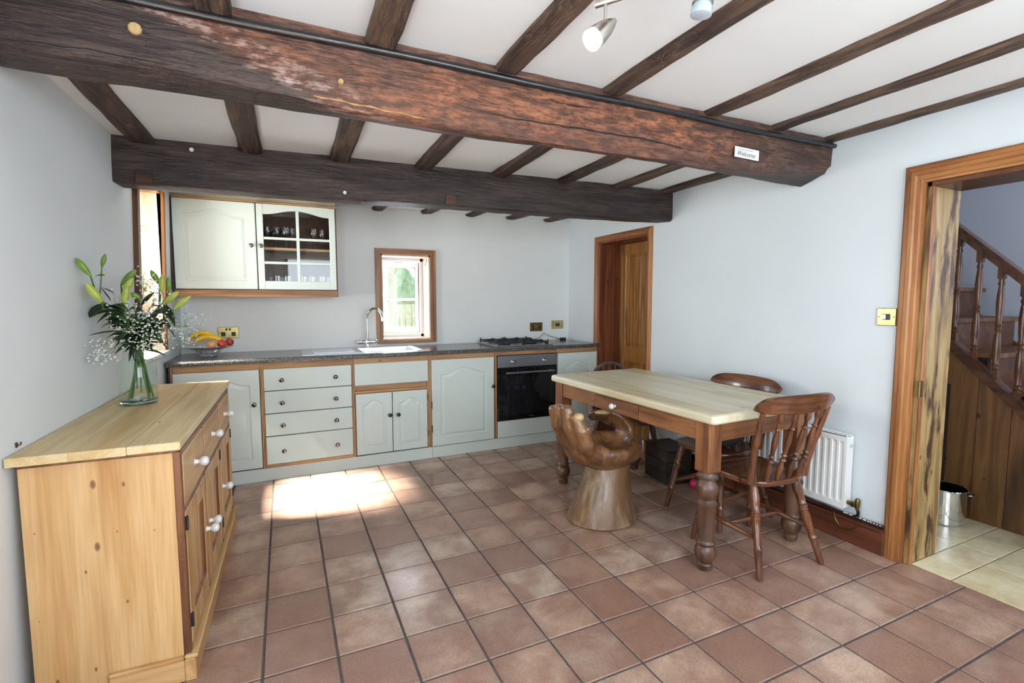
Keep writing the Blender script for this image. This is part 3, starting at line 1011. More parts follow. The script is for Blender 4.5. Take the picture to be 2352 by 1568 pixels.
def big_beam():
    mb = MB()
    rings = []
    n = 90
    for i in range(n + 1):
        x = -0.62 + (WR - 0.004 + 0.62) * i / n
        # lower near arris sags in the middle and lifts at the right end
        zb = np.interp(x, [-0.7, 0.2, 0.5, 0.9, 1.3, 2.2, 2.5, 2.9, 3.13], [1.978, 1.971, 1.952, 1.935, 1.938, 1.948, 1.956, 1.985, 2.01])
        zf = np.interp(x, [-0.7, 0.2, 1.0, 1.6, 2.3, 2.8, 3.13], [1.978, 1.974, 1.975, 1.992, 1.985, 1.972, 1.972])
        # shallow worn shoulder on the near face
        yb = np.interp(x, [-0.7, 0.4, 0.9, 1.6, 2.4, 3.13], [-0.058, -0.056, -0.048, -0.044, -0.05, -0.035])
        prof = [(-0.06, 2.20), (-0.058, 2.12), (-0.055 + 0.004 * math.sin(x * 5), 2.05), (yb, zb + 0.03), (yb + 0.012, zb + 0.006),
                (yb + 0.03, zb), (0.05, (zb + zf) / 2 - 0.004), (0.115, zf), (0.142, zf + 0.02), (0.158, zf + 0.07), (0.16, 2.20)]
        q = []
        for k, (y, z) in enumerate(prof):
            nn = 0.006 * mnoise.noise((x * 3.0, k * 1.7, 2.2)) + 0.004 * mnoise.noise((x * 9.0, k * 2.3, 7.7)) + 0.002 * mnoise.noise((x * 26.0, k * 3.1, 4.7))
            n2 = 0.006 * mnoise.noise((x * 3.4, k * 1.1, 12.2)) + 0.003 * mnoise.noise((x * 12.0, k * 2.9, 17.7))
            q.append((x, y + nn, z + (n2 if z < 2.15 else 0)))
        rings.append(q)
    mb.loops(rings, True, True, True)
    b = tag(mb.build('ceiling_beam', M['beam_big']), 'massive old oak beam with a stripped red-brown face across the room', 'beam')
    # long thin shake along the face, peg stubs and a nail hole
    mb = MB()
    for (x, z, r) in ((0.01, 2.075, 0.017), (0.56, 2.03, 0.010)):
        mb.lathe([(r, 0), (r, 0.010), (r * 0.8, 0.014)], 9, (x, -0.052, z), (0, -1, 0))
        b_ = mb
    p = mb.build('peg', M['bare_wood'], b)
    for pts in (CRACKS):
        c_ = MB()
        fine = []
        for (xa, za), (xb, zb_) in zip(pts, pts[1:]):
            for i in range(8):
                u = i / 8
                x, z = xa + (xb - xa) * u, za + (zb_ - za) * u
                fine.append((x, face_y(x, z) + 0.0005, z + 0.004 * mnoise.noise((x * 22, z * 9, 0.3))))
        c_.tube(fine, [0.0006 + 0.0026 * math.sin(PI * i / (len(fine) - 1)) for i in range(len(fine))], 5)
        c_.build('shake', M['black_iron'], b)
    sl = MB()
    for k in range(7):
        x = 0.47 + k * 0.052
        zb = np.interp(x, [0.2, 0.5, 0.9], [1.971, 1.952, 1.935])
        sl.tube([(x, -0.050, zb + 0.022), (x + 0.03, -0.052, zb + 0.018 + 0.004 * (k % 2)), (x + 0.065, -0.049, zb + 0.020)], [0.001, 0.0042, 0.001], 5)
    sl.build('split_edge', M['frame_x'], b)
    return b


bigb = big_beam()
mb = MB()
pts = [(-0.6 + 3.72 * i / 30, -0.074, 2.146 + 0.003 * math.sin(i * 0.7)) for i in range(31)]
mb.tube(pts, 0.0125, 10)
cp = tag(mb.build('curtain_pole', M['pipe_black']), 'long thin black pole fixed along the top of the red-brown beam', 'pole')


def small_beam():
    mb = MB()
    rings = []
    n = 80
    for i in range(n + 1):
        x = -0.372 + (WR - 0.006 + 0.372) * i / n
        zb = np.interp(x, [-0.4, -0.27, 0.19, 0.72, 1.37, 2.16, 3.13], [1.884, 1.878, 1.885, 1.889, 1.905, 1.911, 1.930])
        zt = 2.15
        prof = [(1.16, zt), (1.158, 2.0), (1.16, zb + 0.02), (1.168, zb + 0.004), (1.18, zb), (1.33, zb + 0.006), (1.342, zb + 0.02), (1.342, zt)]
        q = []
        for k, (y, z) in enumerate(prof):
            nn = 0.004 * mnoise.noise((x * 2.4, k * 1.7, 22.2)) + 0.003 * mnoise.noise((x * 10.0, k * 2.3, 27.7))
            n2 = 0.004 * mnoise.noise((x * 3.4, k * 1.1, 32.2)) + 0.003 * mnoise.noise((x * 14.0, k * 2.9, 37.7))
            q.append((x, y + nn, z + n2))
        rings.append(q)
    mb.loops(rings, True, True, True)
    b = tag(mb.build('ceiling_beam', M['beam_small']), 'dark brown squared beam above the kitchen units', 'beam')
    h = MB()
    for (x, z) in ((-0.03, 2.07), (0.70, 1.925)):
        h.lathe([(0.010, 0), (0.010, 0.004)], 10, (x, 1.156, z), (0, -1, 0))
    h.build('nail_plug', M['white_paper'], b)
    # let-in patches
    for x, z in ((-0.235, 1.915), (1.33, 1.94)):
        MB().box(x - 0.035, x + 0.035, 1.1525, 1.165, z - 0.028, z + 0.028, 0.002).build('patch', M['dark_x'], b)
    return b


small_beam()

# little card pinned to the beam
card = thing('name_card', 'small white card with script lettering pinned near the right end of the beam', 'card', (2.452, -0.068, 2.030))
MB().box(-0.083, 0.083, -0.003, 0.002, -0.026, 0.024, 0.001).build('card', M['white_paper'], card, None, (0, 0.02, 0))
for txt, z, s_ in (('Welcome', -0.017, 0.032),):
    fc = bpy.data.curves.new('lettering', 'FONT')
    fc.body = txt
    fc.size = s_
    fc.shear = 0.35
    fc.align_x = 'CENTER'
    fc.extrude = 0.0002
    fo = bpy.data.objects.new('lettering', fc)
    COL.objects.link(fo)
    bpy.context.view_layer.update()
    tm = bpy.data.meshes.new_from_object(fo.evaluated_get(bpy.context.evaluated_depsgraph_get()))
    bpy.data.objects.remove(fo)
    tm.materials.clear()
    put('lettering', tm, M['ink'], card, (-0.01, -0.0036, z), (PI / 2, 0.02, 0))
mb = MB()
mb.tube([(-0.062 + 0.010 * i, -0.0036, 0.0125 + 0.0022 * math.sin(i * 2.1)) for i in range(11)], 0.0009, 4)
mb.build('lettering', M['ink'], card)

# ================================================================== KITCHEN UNITS
FY = 2.087                                       # front of the doors
FB = WB - 0.001


def knob(parent, x, z, y=FY, mat='knob_metal', r=0.016):
    mb = MB().lathe([(0.007, 0), (0.006, 0.012), (0.010, 0.016), (r, 0.022), (r, 0.027), (r * 0.7, 0.031), (0.0, 0.033)], 14, (0, 0, 0), (0, -1, 0))
    return mb.build('knob', M[mat], parent, (x, y, z))


def arch(x0, x1, z0, z1, rise, y, n=14):
    """outline, counter-clockwise seen from the front, with a cathedral top"""
    pts = []
    for i in range(6):
        pts.append((x0 + (x1 - x0) * i / 6, y, z0))
    for i in range(4):
        pts.append((x1, y, z0 + (z1 - rise - z0) * i / 4))
    for i in range(n):
        t = i / n
        u = min(max((t - 0.08) / 0.84, 0), 1)
        pts.append((x1 + (x0 - x1) * t, y, z1 - rise + rise * (0.5 - 0.5 * math.cos(2 * PI * u)) ** 0.8))
    for i in range(4):
        pts.append((x0, y, z1 - rise + (z0 - z1 + rise) * i / 4))
    return pts


def panel_door(parent, x0, x1, z0, z1, rise, name='door', y=FY, rail=0.062, th=0.02):
    """one cupboard door with an arched, fielded panel"""
    mb = MB()
    e = 0.004
    rings = [arch(x0, x1, z0, z1, 0, y + th), arch(x0, x1, z0, z1, 0, y + e), arch(x0 + e, x1 - e, z0 + e, z1 - e, 0, y)]
    a, b, c, d = x0 + rail, x1 - rail, z0 + rail, z1 - rail
    rings += [arch(a, b, c, d, rise, y), arch(a + 0.004, b - 0.004, c + 0.004, d - 0.004, rise, y + 0.007),
              arch(a + 0.009, b - 0.009, c + 0.009, d - 0.009, rise, y + 0.007), arch(a + 0.03, b - 0.03, c + 0.03, d - 0.03, rise, y + 0.001)]
    mb.loops(rings, True, True)
    return mb.build(name, M['sage'], parent)


def slab(parent, x0, x1, z0, z1, name, mat='sage', y=FY, th=0.02):
    return MB().box(x0, x1, y, y + th, z0, z1, 0.004).build(name, M[mat], parent)


def unit(name, label, x0, x1, cat='cabinet'):
    t = thing(name, label, cat, ((x0 + x1) / 2, FY + 0.3, 0.0))
    return t


def kids(t):
    """helper so that parts can be written in room coordinates"""
    o = bpy.data.objects.new
    return t


def local(t):
    # parts below are modelled in room coordinates: undo the empty's offset once
    t.location = (0, 0, 0)
    return t


ZT, ZB = 0.872, 0.096
FR = FY + 0.021                                   # face frame front plane


def stile(parent, x0, x1, z0=ZB, z1=ZT):
    MB().box(x0, x1, FR - 0.012, FR + 0.02, z0, z1, 0.0015).build('stile', M['frame_z'], parent)


def rail(parent, x0, x1, z0, z1, y=None):
    MB().box(x0, x1, (FR - 0.012) if y is None else y, FR + 0.02, z0, z1, 0.0015).build('rail', M['frame_x'], parent)


def body(parent, x0, x1, mat='dark_inside', zt=ZT - 0.002):
    MB().box(x0, x1, FR + 0.021, FB - 0.03, ZB + 0.004, zt).build('body', M[mat], parent)


# 1 corner cupboard behind the sideboard
u = thing('base_cabinet', 'sage green corner cupboard behind the pine sideboard', 'cabinet')
body(u, -0.345, 0.198)
MB().box(-0.357, -0.346, FR - 0.01, FB - 0.03, 0.0, ZT - 0.002).build('end_panel', M['dark_void'], u)
stile(u, -0.346, -0.330); stile(u, 0.188, 0.199)
rail(u, -0.330, 0.188, 0.826, ZT)
dr = panel_door(u, -0.333, 0.184, 0.104, 0.824, 0.045)
knob(dr, 0.146, 0.577)

# 2 bank of four drawers
u = thing('drawer_cabinet', 'sage green bank of four drawers, two knobs on each', 'cabinet')
body(u, 0.1995, 0.8255)
stile(u, 0.1995, 0.2105); stile(u, 0.8165, 0.8262)
rail(u, 0.2105, 0.8165, 0.826, ZT); rail(u, 0.2105, 0.8165, ZB, 0.117)
for (a, b, k) in ((0.663, 0.824, 0.741), (0.496, 0.660, 0.574), (0.329, 0.493, 0.408), (0.118, 0.326, 0.217)):
    dr = slab(u, 0.212, 0.8155, a + 0.002, b, 'drawer')
    knob(dr, 0.329, k); knob(dr, 0.699, k)

# 3 sink unit
u = thing('sink_cabinet', 'sage green sink cabinet with a blank front over two small arched doors', 'cabinet')
body(u, 0.8265, 1.4275, zt=0.75)
stile(u, 0.8265, 0.838); stile(u, 1.4135, 1.4278)
rail(u, 0.838, 1.4135, 0.828, ZT); rail(u, 0.838, 1.4135, 0.592, 0.612); rail(u, 0.838, 1.4135, 0.612, 0.655, FR + 0.004)
slab(u, 0.839, 1.419, 0.655, 0.828, 'false_front')
da = panel_door(u, 0.843, 1.1215, 0.104, 0.588, 0.042, rail=0.05)
knob(da, 1.101, 0.406, mat='black_iron')
db = panel_door(u, 1.1265, 1.409, 0.104, 0.588, 0.042, rail=0.05)
knob(db, 1.167, 0.404, mat='black_iron')
for z in (0.2, 0.5):
    MB().lathe([(0.005, 0), (0.005, 0.05)], 8, (1.413, FY - 0.001, z)).build('hinge', M['dull_brass'], u)

# 4 single door unit
u = thing('base_cabinet', 'sage green cupboard with one tall arched door between sink and oven', 'cabinet')
body(u, 1.4285, 2.0235)
stile(u, 1.4285, 1.447); stile(u, 2.0105, 2.0240)
rail(u, 1.447, 2.0105, 0.829, ZT)
dr = panel_door(u, 1.449, 2.008, 0.100, 0.828, 0.05, rail=0.075)
knob(dr, 1.993, 0.573, mat='black_iron')
for z in (0.22, 0.42):
    MB().lathe([(0.005, 0), (0.005, 0.06)], 8, (1.4475, FY - 0.001, z)).build('hinge', M['dull_brass'], u)

# 5 oven housing and the oven
u = thing('oven_housing', 'pine framed oven housing with a sage drawer front below the oven', 'cabinet')
stile(u, 2.0245, 2.038)
rail(u, 2.038, 2.641, 0.836, ZT)
stile(u, 2.638, 2.6415)
MB().box(2.0245, 2.0375, FR + 0.021, FB - 0.03, ZB, ZT - 0.002).build('side_panel', M['dark_inside'], u)
MB().box(2.6385, 2.6415, FR + 0.021, FB - 0.03, ZB, ZT - 0.002).build('side_panel', M['dark_inside'], u)
MB().box(2.038, 2.638, FR + 0.021, FB - 0.03, 0.12, 0.24).build('shelf', M['dark_inside'], u)
slab(u, 2.0425, 2.637, 0.098, 0.2475, 'drawer_front')
ov = thing('oven', 'built-in single oven with black glass door and steel control panel', 'oven')
MB().box(2.045, 2.634, FR + 0.02, FB - 0.06, 0.252, 0.832).build('body', M['black_iron'], ov)
pn = MB().box(2.041, 2.637, FY - 0.004, FR + 0.018, 0.724, 0.833, 0.003).build('control_panel', M['oven_steel'], ov)
for x in (2.19, 2.503):
    k = MB().lathe([(0.019, 0), (0.019, 0.004), (0.015, 0.008), (0.013, 0.024), (0.010, 0.027)], 18, (0, 0, 0), (0, -1, 0))
    k.box(-0.003, 0.003, -0.031, -0.024, -0.012, 0.012)
    k.build('knob', M['chrome'], pn, (x, FY - 0.004, 0.776))
dg = MB().box(2.041, 2.637, FY - 0.006, FR + 0.018, 0.250, 0.720, 0.003).build('oven_door', M['black_glass'], ov)
mb = MB().box(2.105, 2.595, FY - 0.046, FY - 0.036, 0.672, 0.688, 0.003)
for x in (2.14, 2.56):
    mb.box(x - 0.008, x + 0.008, FY - 0.038, FY - 0.004, 0.674, 0.686)
mb.build('handle', M['steel'], dg)
MB().box(2.10, 2.58, FY - 0.0066, FY - 0.0062, 0.30, 0.64).build('glass_window', plain('smoked_glass', (0.012, 0.013, 0.015, 1), 0.04, spec=0.7), dg)
MB().box(2.345, 2.40, FY - 0.0068, FY - 0.006, 0.272, 0.277).build('badge', M['steel'], dg)

# 6 end cupboard beside the door
u = thing('base_cabinet', 'narrow sage green cupboard at the right end, beside the small door', 'cabinet')
body(u, 2.6425, 3.09)
rail(u, 2.642, 3.094, 0.832, ZT)
stile(u, 3.085, 3.097)
dr = panel_door(u, 2.650, 3.083, 0.100, 0.829, 0.05, rail=0.075)

# plinth in two lengths
pl = thing('plinth', 'long sage green kickboard under the base units', 'plinth')
MB().box(-0.34, 1.449, 2.098, 2.116, 0.0, 0.094, 0.002).build('board', M['sage'], pl)
MB().box(1.4505, 3.095, 2.098, 2.116, 0.0, 0.094, 0.002).build('board', M['sage'], pl)

# worktop with a rounded nose and cut-outs left under sink and hob
wt = MB()
prof = [(2.064, 0.878), (2.067, 0.873), (2.074, 0.872), (FB, 0.872), (FB, 0.905), (2.082, 0.905), (2.070, 0.901), (2.064, 0.893)]
SX0, SX1, SY0, SY1 = 0.925, 1.350, 2.20, 2.545      # bowl hole


def wt_piece(x0, x1, poly):
    wt.loops([[(x0, y, z) for y, z in poly], [(x1, y, z) for y, z in poly]], True, True)


wt_piece(-0.36, SX0, prof)
wt_piece(SX1, 3.104, prof)
wt_piece(SX0, SX1, [(2.064, 0.878), (2.067, 0.873), (2.074, 0.872), (SY0, 0.872), (SY0, 0.905), (2.082, 0.905), (2.070, 0.901), (2.064, 0.893)])
wt.box(SX0, SX1, SY1, FB, 0.872, 0.905)
tag(wt.build('worktop', M['worktop']), 'dark speckled worktop running along the back wall', 'worktop')

# stainless sink with drainer
sk = thing('kitchen_sink', 'stainless steel inset sink with ribbed drainer under the window', 'sink')
rim = MB()
rim.box(0.475, SX0, 2.15, 2.60, 0.9052, 0.909, 0.0012)
rim.box(SX1, 1.405, 2.15, 2.60, 0.9052, 0.909, 0.0012)
rim.box(SX0, SX1, 2.15, SY0, 0.9052, 0.909)
rim.box(SX0, SX1, SY1, 2.60, 0.9052, 0.909)
rim.build('rim', M['steel'], sk)
mb = MB()
for i in range(7):
    mb.box(0.56, 0.87, 2.235 + i * 0.045, 2.247 + i * 0.045, 0.908, 0.912, 0.0015)
mb.build('drainer_ribs', M['steel'], sk)
e = 0.03
bowl = MB()
bowl.loops([[(SX0, SY0, 0.906), (SX1, SY0, 0.906), (SX1, SY1, 0.906), (SX0, SY1, 0.906)],
            [(SX0 + 0.012, SY0 + 0.012, 0.78), (SX1 - 0.012, SY0 + 0.012, 0.78), (SX1 - 0.012, SY1 - 0.012, 0.78), (SX0 + 0.012, SY1 - 0.012, 0.78)],
            [(SX0 + e, SY0 + e, 0.762), (SX1 - e, SY0 + e, 0.762), (SX1 - e, SY1 - e, 0.762), (SX0 + e, SY1 - e, 0.762)]], False, True)
bowl.build('bowl', M['steel'], sk)
tp = thing('mixer_tap', 'chrome swan-neck mixer tap at the sink', 'tap', (1.015, 2.572, 0.909))
mb = MB().lathe([(0.026, 0), (0.026, 0.006), (0.018, 0.010), (0.016, 0.03), (0.020, 0.036)], 16)
mb.lathe([(0.02, 0.036), (0.022, 0.05), (0.018, 0.066), (0.015, 0.075)], 16)
mb.tube([(-0.045, 0, 0.05), (0.045, 0, 0.05)], 0.016, 12)
mb.build('base', M['chrome'], tp)
arcp = [(0, 0, 0.07), (0, 0, 0.16), (0, 0, 0.24)]
sv = Vector((0.62, -0.78, 0)).normalized()
R = 0.085
for i in range(1, 15):
    a = PI * i / 14 * 0.98
    arcp.append(tuple(sv * (R - R * math.cos(a)) + Vector((0, 0, 0.255 + R * math.sin(a)))))
arcp.append(tuple(sv * (2 * R) + Vector((0, 0, 0.232))))
MB().tube(arcp, 0.0115, 12).build('spout', M['chrome'], tp)
for s_ in (-1, 1):
    hb = MB().lathe([(0.015, 0), (0.020, 0.006), (0.020, 0.032), (0.016, 0.038)], 14, (s_ * 0.045, 0, 0.05), (s_, 0, 0))
    hb.build('handle', M['chrome'], tp)

# gas hob
hb = thing('gas_hob', 'stainless gas hob with black cast iron pan supports and burners', 'hob', (2.345, 2.385, 0.905))
MB().box(-0.285, 0.285, -0.245, 0.245, 0.0, 0.008, 0.003).build('hob_plate', M['steel'], hb)
for (x, y, r) in ((-0.15, -0.12, 0.036), (-0.15, 0.13, 0.045), (0.11, -0.12, 0.045), (0.11, 0.13, 0.03)):
    b_ = MB().lathe([(r + 0.016, 0.008), (r + 0.014, 0.014), (r, 0.016), (r, 0.024), (r * 0.8, 0.028), (0, 0.029)], 20, (x, y, 0))
    b_.build('burner', M['black_iron'], hb)
for s_ in (-0.14, 0.12):
    mb = MB()
    a, b, c, d = s_ - 0.118, s_ + 0.118, -0.225, 0.225
    z = 0.036
    for p, q in (((a, c), (b, c)), ((a, d), (b, d)), ((a, c), (a, d)), ((b, c), (b, d)), ((a, 0), (b, 0))):
        mb.box(min(p[0], q[0]) - 0.005, max(p[0], q[0]) + 0.005, min(p[1], q[1]) - 0.005, max(p[1], q[1]) + 0.005, z - 0.012, z, 0.002)
    for yy in (-0.12, 0.12):
        for dx, dy in ((1, 0), (-1, 0), (0, 1), (0, -1)):
            x_, y_ = s_ + dx * 0.075, yy + dy * 0.072
            mb.box(x_ - (0.045 if dx else 0.004), x_ + (0.045 if dx else 0.004), y_ - (0.04 if dy else 0.004), y_ + (0.04 if dy else 0.004), z - 0.010, z + 0.010, 0.002)
    for x_ in (a, b):
        for y_ in (c, d):
            mb.box(x_ - 0.006, x_ + 0.006, y_ - 0.006, y_ + 0.006, 0.008, z + 0.016, 0.002)
    mb.build('pan_support', M['black_iron'], hb)
for i in range(4):
    MB().lathe([(0.017, 0), (0.016, 0.012), (0.012, 0.018), (0.0, 0.019)], 14, (0.26, -0.16 + i * 0.1, 0.008)).build('knob', M['black_plastic'], hb)
ig = MB().box(-0.028, 0.028, -0.02, 0.02, 0, 0.028, 0.004)
igo = thing('junction_box', 'small black box with a lead on the worktop right of the hob', 'box', (2.985, 2.56, 0.905))
ig.build('casing', M['black_plastic'], igo)
MB().tube([(-0.026, 0, 0.014), (-0.08, 0.03, 0.03), (-0.14, 0.05, 0.05), (-0.20, 0.05, 0.08), (-0.23, 0.03, 0.06), (-0.275, 0.0, 0.035), (-0.33, -0.02, 0.03)], 0.0028, 6).build('lead', M['black_plastic'], igo)

# ---- wall cabinet
CY = 2.372
wc = thing('wall_cabinet', 'sage green wall cabinet with one solid and one glazed door above the worktop', 'cabinet')
cb = MB()
cb.box(-0.338, -0.324, CY + 0.021, FB, 1.385, 2.05)
cb.box(0.750, 0.764, CY + 0.021, FB, 1.385, 2.05)
cb.box(0.181, 0.195, CY + 0.021, FB, 1.40, 2.05)
cb.box(-0.324, 0.750, CY + 0.021, FB, 1.392, 1.408)
cb.box(-0.324, 0.750, CY + 0.021, FB, 2.034, 2.05)
cb.box(-0.324, 0.750, FB - 0.01, FB, 1.408, 2.034)
cb.build('carcass', M['dark_inside'], wc)
MB().box(0.7645, 0.7665, CY + 0.02, FB, 1.35, 2.05).build('side_panel', M['frame_z'], wc)
MB().box(-0.352, -0.3385, CY + 0.004, FB, 1.39, 2.05).build('side_panel', M['dark_void'], wc)
MB().box(-0.338, 0.766, CY - 0.006, CY + 0.02, 1.345, 1.396, 0.002).build('light_pelmet', M['frame_x'], wc)
MB().box(-0.338, 0.766, CY + 0.0, CY + 0.02, 2.047, 2.058, 0.002).build('top_rail', M['frame_x'], wc)
MB().box(-0.352, 0.764, CY + 0.05, CY + 0.062, 2.0505, 2.118).build('infill_board', M['cream_board'], wc)
MB().box(0.20, 0.745, CY + 0.03, FB - 0.012, 1.705, 1.723).build('shelf', M['frame_x'], wc)
dl = panel_door(wc, -0.333, 0.190, 1.402, 2.044, 0.04, y=CY, rail=0.062)
knob(dl, 0.157, 1.728, CY)
gd = MB()
X0, X1, Z0, Z1 = 0.197, 0.756, 1.402, 2.044
gd.box(X0, X0 + 0.045, CY, CY + 0.02, Z0, Z1, 0.003)
gd.box(X1 - 0.045, X1, CY, CY + 0.02, Z0, Z1, 0.003)
gd.box(X0 + 0.044, X1 - 0.044, CY, CY + 0.02, Z0, Z0 + 0.065, 0.003)
n = 20
lo = []
for i in range(n + 1):
    t_ = i / n
    lo.append((X0 + 0.044 + (X1 - X0 - 0.088) * t_, Z1 - 0.075 + 0.036 * math.sin(PI * min(max((t_ - 0.06) / 0.88, 0), 1)) ** 1.5))
for (xa, za), (xb, zb_) in zip(lo, lo[1:]):
    gd.add([(xa, CY + 0.001, za), (xb, CY + 0.001, zb_), (xb, CY + 0.001, Z1), (xa, CY + 0.001, Z1), (xa, CY + 0.02, za), (xb, CY + 0.02, zb_), (xb, CY + 0.02, Z1), (xa, CY + 0.02, Z1)],
           [(0, 1, 2, 3), (7, 6, 5, 4), (0, 4, 5, 1), (3, 2, 6, 7)])
mx = (X0 + X1) / 2 + 0.004
gd.box(mx - 0.011, mx + 0.011, CY + 0.001, CY + 0.016, Z0 + 0.06, Z1 - 0.035, 0.002)
for z in (1.605, 1.790):
    gd.box(X0 + 0.04, X1 - 0.04, CY + 0.002, CY + 0.016, z - 0.0095, z + 0.0095, 0.002)
gdo = gd.build('glazed_door', M['sage'], wc)
for a, b in ((X0 + 0.044, mx - 0.01), (mx + 0.01, X1 - 0.044)):
    for c_, d_ in ((Z0 + 0.064, 1.597), (1.613, 1.782), (1.798, Z1 - 0.034)):
        MB().box(a, b, CY + 0.0115, CY + 0.0135, c_, d_).build('pane', M['pane'], gdo)
knob(gdo, 0.223, 1.728, CY)
for z in (1.49, 1.98):
    MB().lathe([(0.004, 0), (0.004, 0.04)], 8, (0.7585, CY - 0.001, z)).build('hinge', M['dull_brass'], gdo)


# glasses inside the cabinet: each one is a thing
def glass_thing(kind, x, y, z, label, group, mat=None):
    if kind == 'wine':
        pr = [(0.028, 0), (0.026, 0.003), (0.005, 0.008), (0.004, 0.075), (0.02, 0.09), (0.032, 0.115), (0.033, 0.14), (0.028, 0.165)]
    elif kind == 'tumbler':
        pr = [(0, 0.003), (0.03, 0.003), (0.034, 0.10)]
    elif kind == 'mug':
        pr = [(0.032, 0), (0.036, 0.01), (0.036, 0.09), (0.033, 0.09), (0.033, 0.012), (0, 0.010)]
    else:
        pr = [(0.055, 0), (0.058, 0.07), (0.055, 0.07), (0.05, 0.006), (0, 0.006)]
    o = MB().lathe(pr, 14, cap=kind in ('mug', 'dish')).build({'wine': 'wine_glass', 'tumbler': 'tumbler', 'mug': 'mug', 'dish': 'dish'}[kind], M[mat or 'tumbler'], None, (x, y, z))
    return tag(o, label, {'wine': 'glass', 'tumbler': 'glass', 'mug': 'mug', 'dish': 'dish'}[kind], group)


ww = 'stemmed wine glass in the crowd on the upper shelf behind the glazed door'
for i, (x, y) in enumerate(((0.27, 2.45), (0.335, 2.47), (0.40, 2.45), (0.305, 2.54), (0.375, 2.55), (0.445, 2.50), (0.60, 2.46), (0.665, 2.47))):
    glass_thing('wine', x, y, 1.7235, ww, 'wine glasses on the cabinet shelf')
tw_ = 'clear straight glass standing on the lower shelf behind the glazed door'
for i, (x, y) in enumerate(((0.33, 2.44), (0.40, 2.45), (0.575, 2.44), (0.655, 2.44), (0.70, 2.52), (0.52, 2.50))):
    glass_thing('tumbler', x, y, 1.4085, tw_, 'tumblers in the cabinet')
M['mug_purple'] = plain('plum_glaze', srgb(120, 72, 96), 0.3)
M['mug_brown'] = plain('brown_glaze', srgb(70, 44, 24), 0.35)
M['mug_pale'] = plain('pale_glaze', srgb(196, 206, 206), 0.3)
glass_thing('mug', 0.275, 2.46, 1.4085, 'plum coloured tall mug at the left end of the lower cabinet shelf', None, 'mug_purple')
glass_thing('dish', 0.625, 2.54, 1.4085, 'dark brown bowl behind the tumblers on the lower cabinet shelf', None, 'mug_brown')
glass_thing('mug', 0.365, 2.53, 1.4085, 'pale blue-grey mug behind the tumblers on the lower cabinet shelf', None, 'mug_pale')


# sockets and switches
def plate(name, label, cat, loc, w, h, axis, mat, slots, toggles):
    """axis 'y': on the back wall; 'x': on the right wall"""
    o = thing(name, label, cat, loc, 0 if axis == 'y' else PI / 2 + PI)
    o.rotation_euler = (0, 0, 0 if axis == 'y' else -PI / 2)
    MB().box(-w / 2, w / 2, -0.008, 0.0, -h / 2, h / 2, 0.003).build('plate', M[mat], o)
    for (x, z, a, b) in slots:
        MB().box(x - a / 2, x + a / 2, -0.0095, -0.006, z - b / 2, z + b / 2, 0.001).build('slot', M['black_plastic'], o)
    for (x, z, a, b, m_) in toggles:
        MB().box(x - a / 2, x + a / 2, -0.013, -0.006, z - b / 2, z + b / 2, 0.001).build('rocker', M[m_], o)
    mb = MB()
    for s_ in (-1, 1):
        mb.lathe([(0.003, 0), (0.003, 0.002)], 8, (s_ * (w / 2 - 0.010), -0.008, 0), (0, -1, 0))
    mb.build('screw', M['dull_brass'], o)
    return o


dsl = [(-0.036, -0.008, 0.012, 0.022), (-0.048, 0.008, 0.012, 0.010), (-0.024, 0.008, 0.012, 0.010), (0.036, -0.008, 0.012, 0.022), (0.048, 0.008, 0.012, 0.010), (0.024, 0.008, 0.012, 0.010)]
plate('double_socket', 'brass double socket on the back wall behind the fruit bowl', 'socket', (-0.048, WB - 0.001, 1.062), 0.146, 0.088, 'y', 'brass', [(-0.036, -0.012, 0.03, 0.034), (0.036, -0.012, 0.03, 0.034)], [(-0.012, 0.026, 0.014, 0.018, 'black_plastic'), (0.012, 0.026, 0.014, 0.018, 'black_plastic')])
plate('double_socket', 'tarnished brass double socket on the back wall above the hob', 'socket', (2.737, WB - 0.001, 1.045), 0.146, 0.09, 'y', 'dull_brass', [(-0.038, -0.008, 0.012, 0.035), (0.038, -0.008, 0.012, 0.035)], [(-0.03, 0.04, 0.02, 0.012, 'dull_brass'), (0.03, 0.04, 0.02, 0.012, 'dull_brass'), (0.0, 0.005, 0.03, 0.012, 'brass')])
plate('cooker_switch', 'bright brass switch plate in the corner right of the other socket', 'switch', (2.99, WB - 0.001, 1.064), 0.146, 0.088, 'y', 'brass', [(0.0, -0.002, 0.052, 0.032)], [(-0.004, -0.002, 0.014, 0.02, 'dark_inside')])
plate('light_switch', 'brass two-gang light switch beside the hall doorway', 'switch', (WR - 0.001, -0.376, 1.227), 0.088, 0.088, 'x', 'brass', [(0.0, 0.0, 0.036, 0.03)], [(-0.009, 0.0, 0.014, 0.024, 'white_gloss'), (0.009, 0.0, 0.014, 0.024, 'black_plastic')])
# ================================================================== PINE SIDEBOARD
sb = thing('pine_sideboard', 'long honey pine sideboard with white china knobs against the left wall', 'sideboard', (0.030, 0.108, 0.0), math.radians(-0.8))
SL, SDp, SH = 1.337, 0.415, 0.818
MB().box(-SDp, -0.022, 0.0, 0.022, 0.0, SH, 0.002).build('side_panel', M['side_panel'], sb)
MB().box(-SDp, -0.022, SL - 0.022, SL, 0.0, SH, 0.002).build('side_panel', M['side_panel'], sb)
MB().box(-SDp, -SDp + 0.012, 0.022, SL - 0.022, 0.05, SH).build('back_panel', M['pine_z'], sb)
MB().box(-SDp + 0.012, -0.022, 0.022, SL - 0.022, 0.09, 0.105).build('bottom_board', M['pine_y'], sb)
MB().box(-SDp + 0.012, -0.03, 0.022, SL - 0.022, 0.585, 0.60).build('dust_board', M['pine_y'], sb)
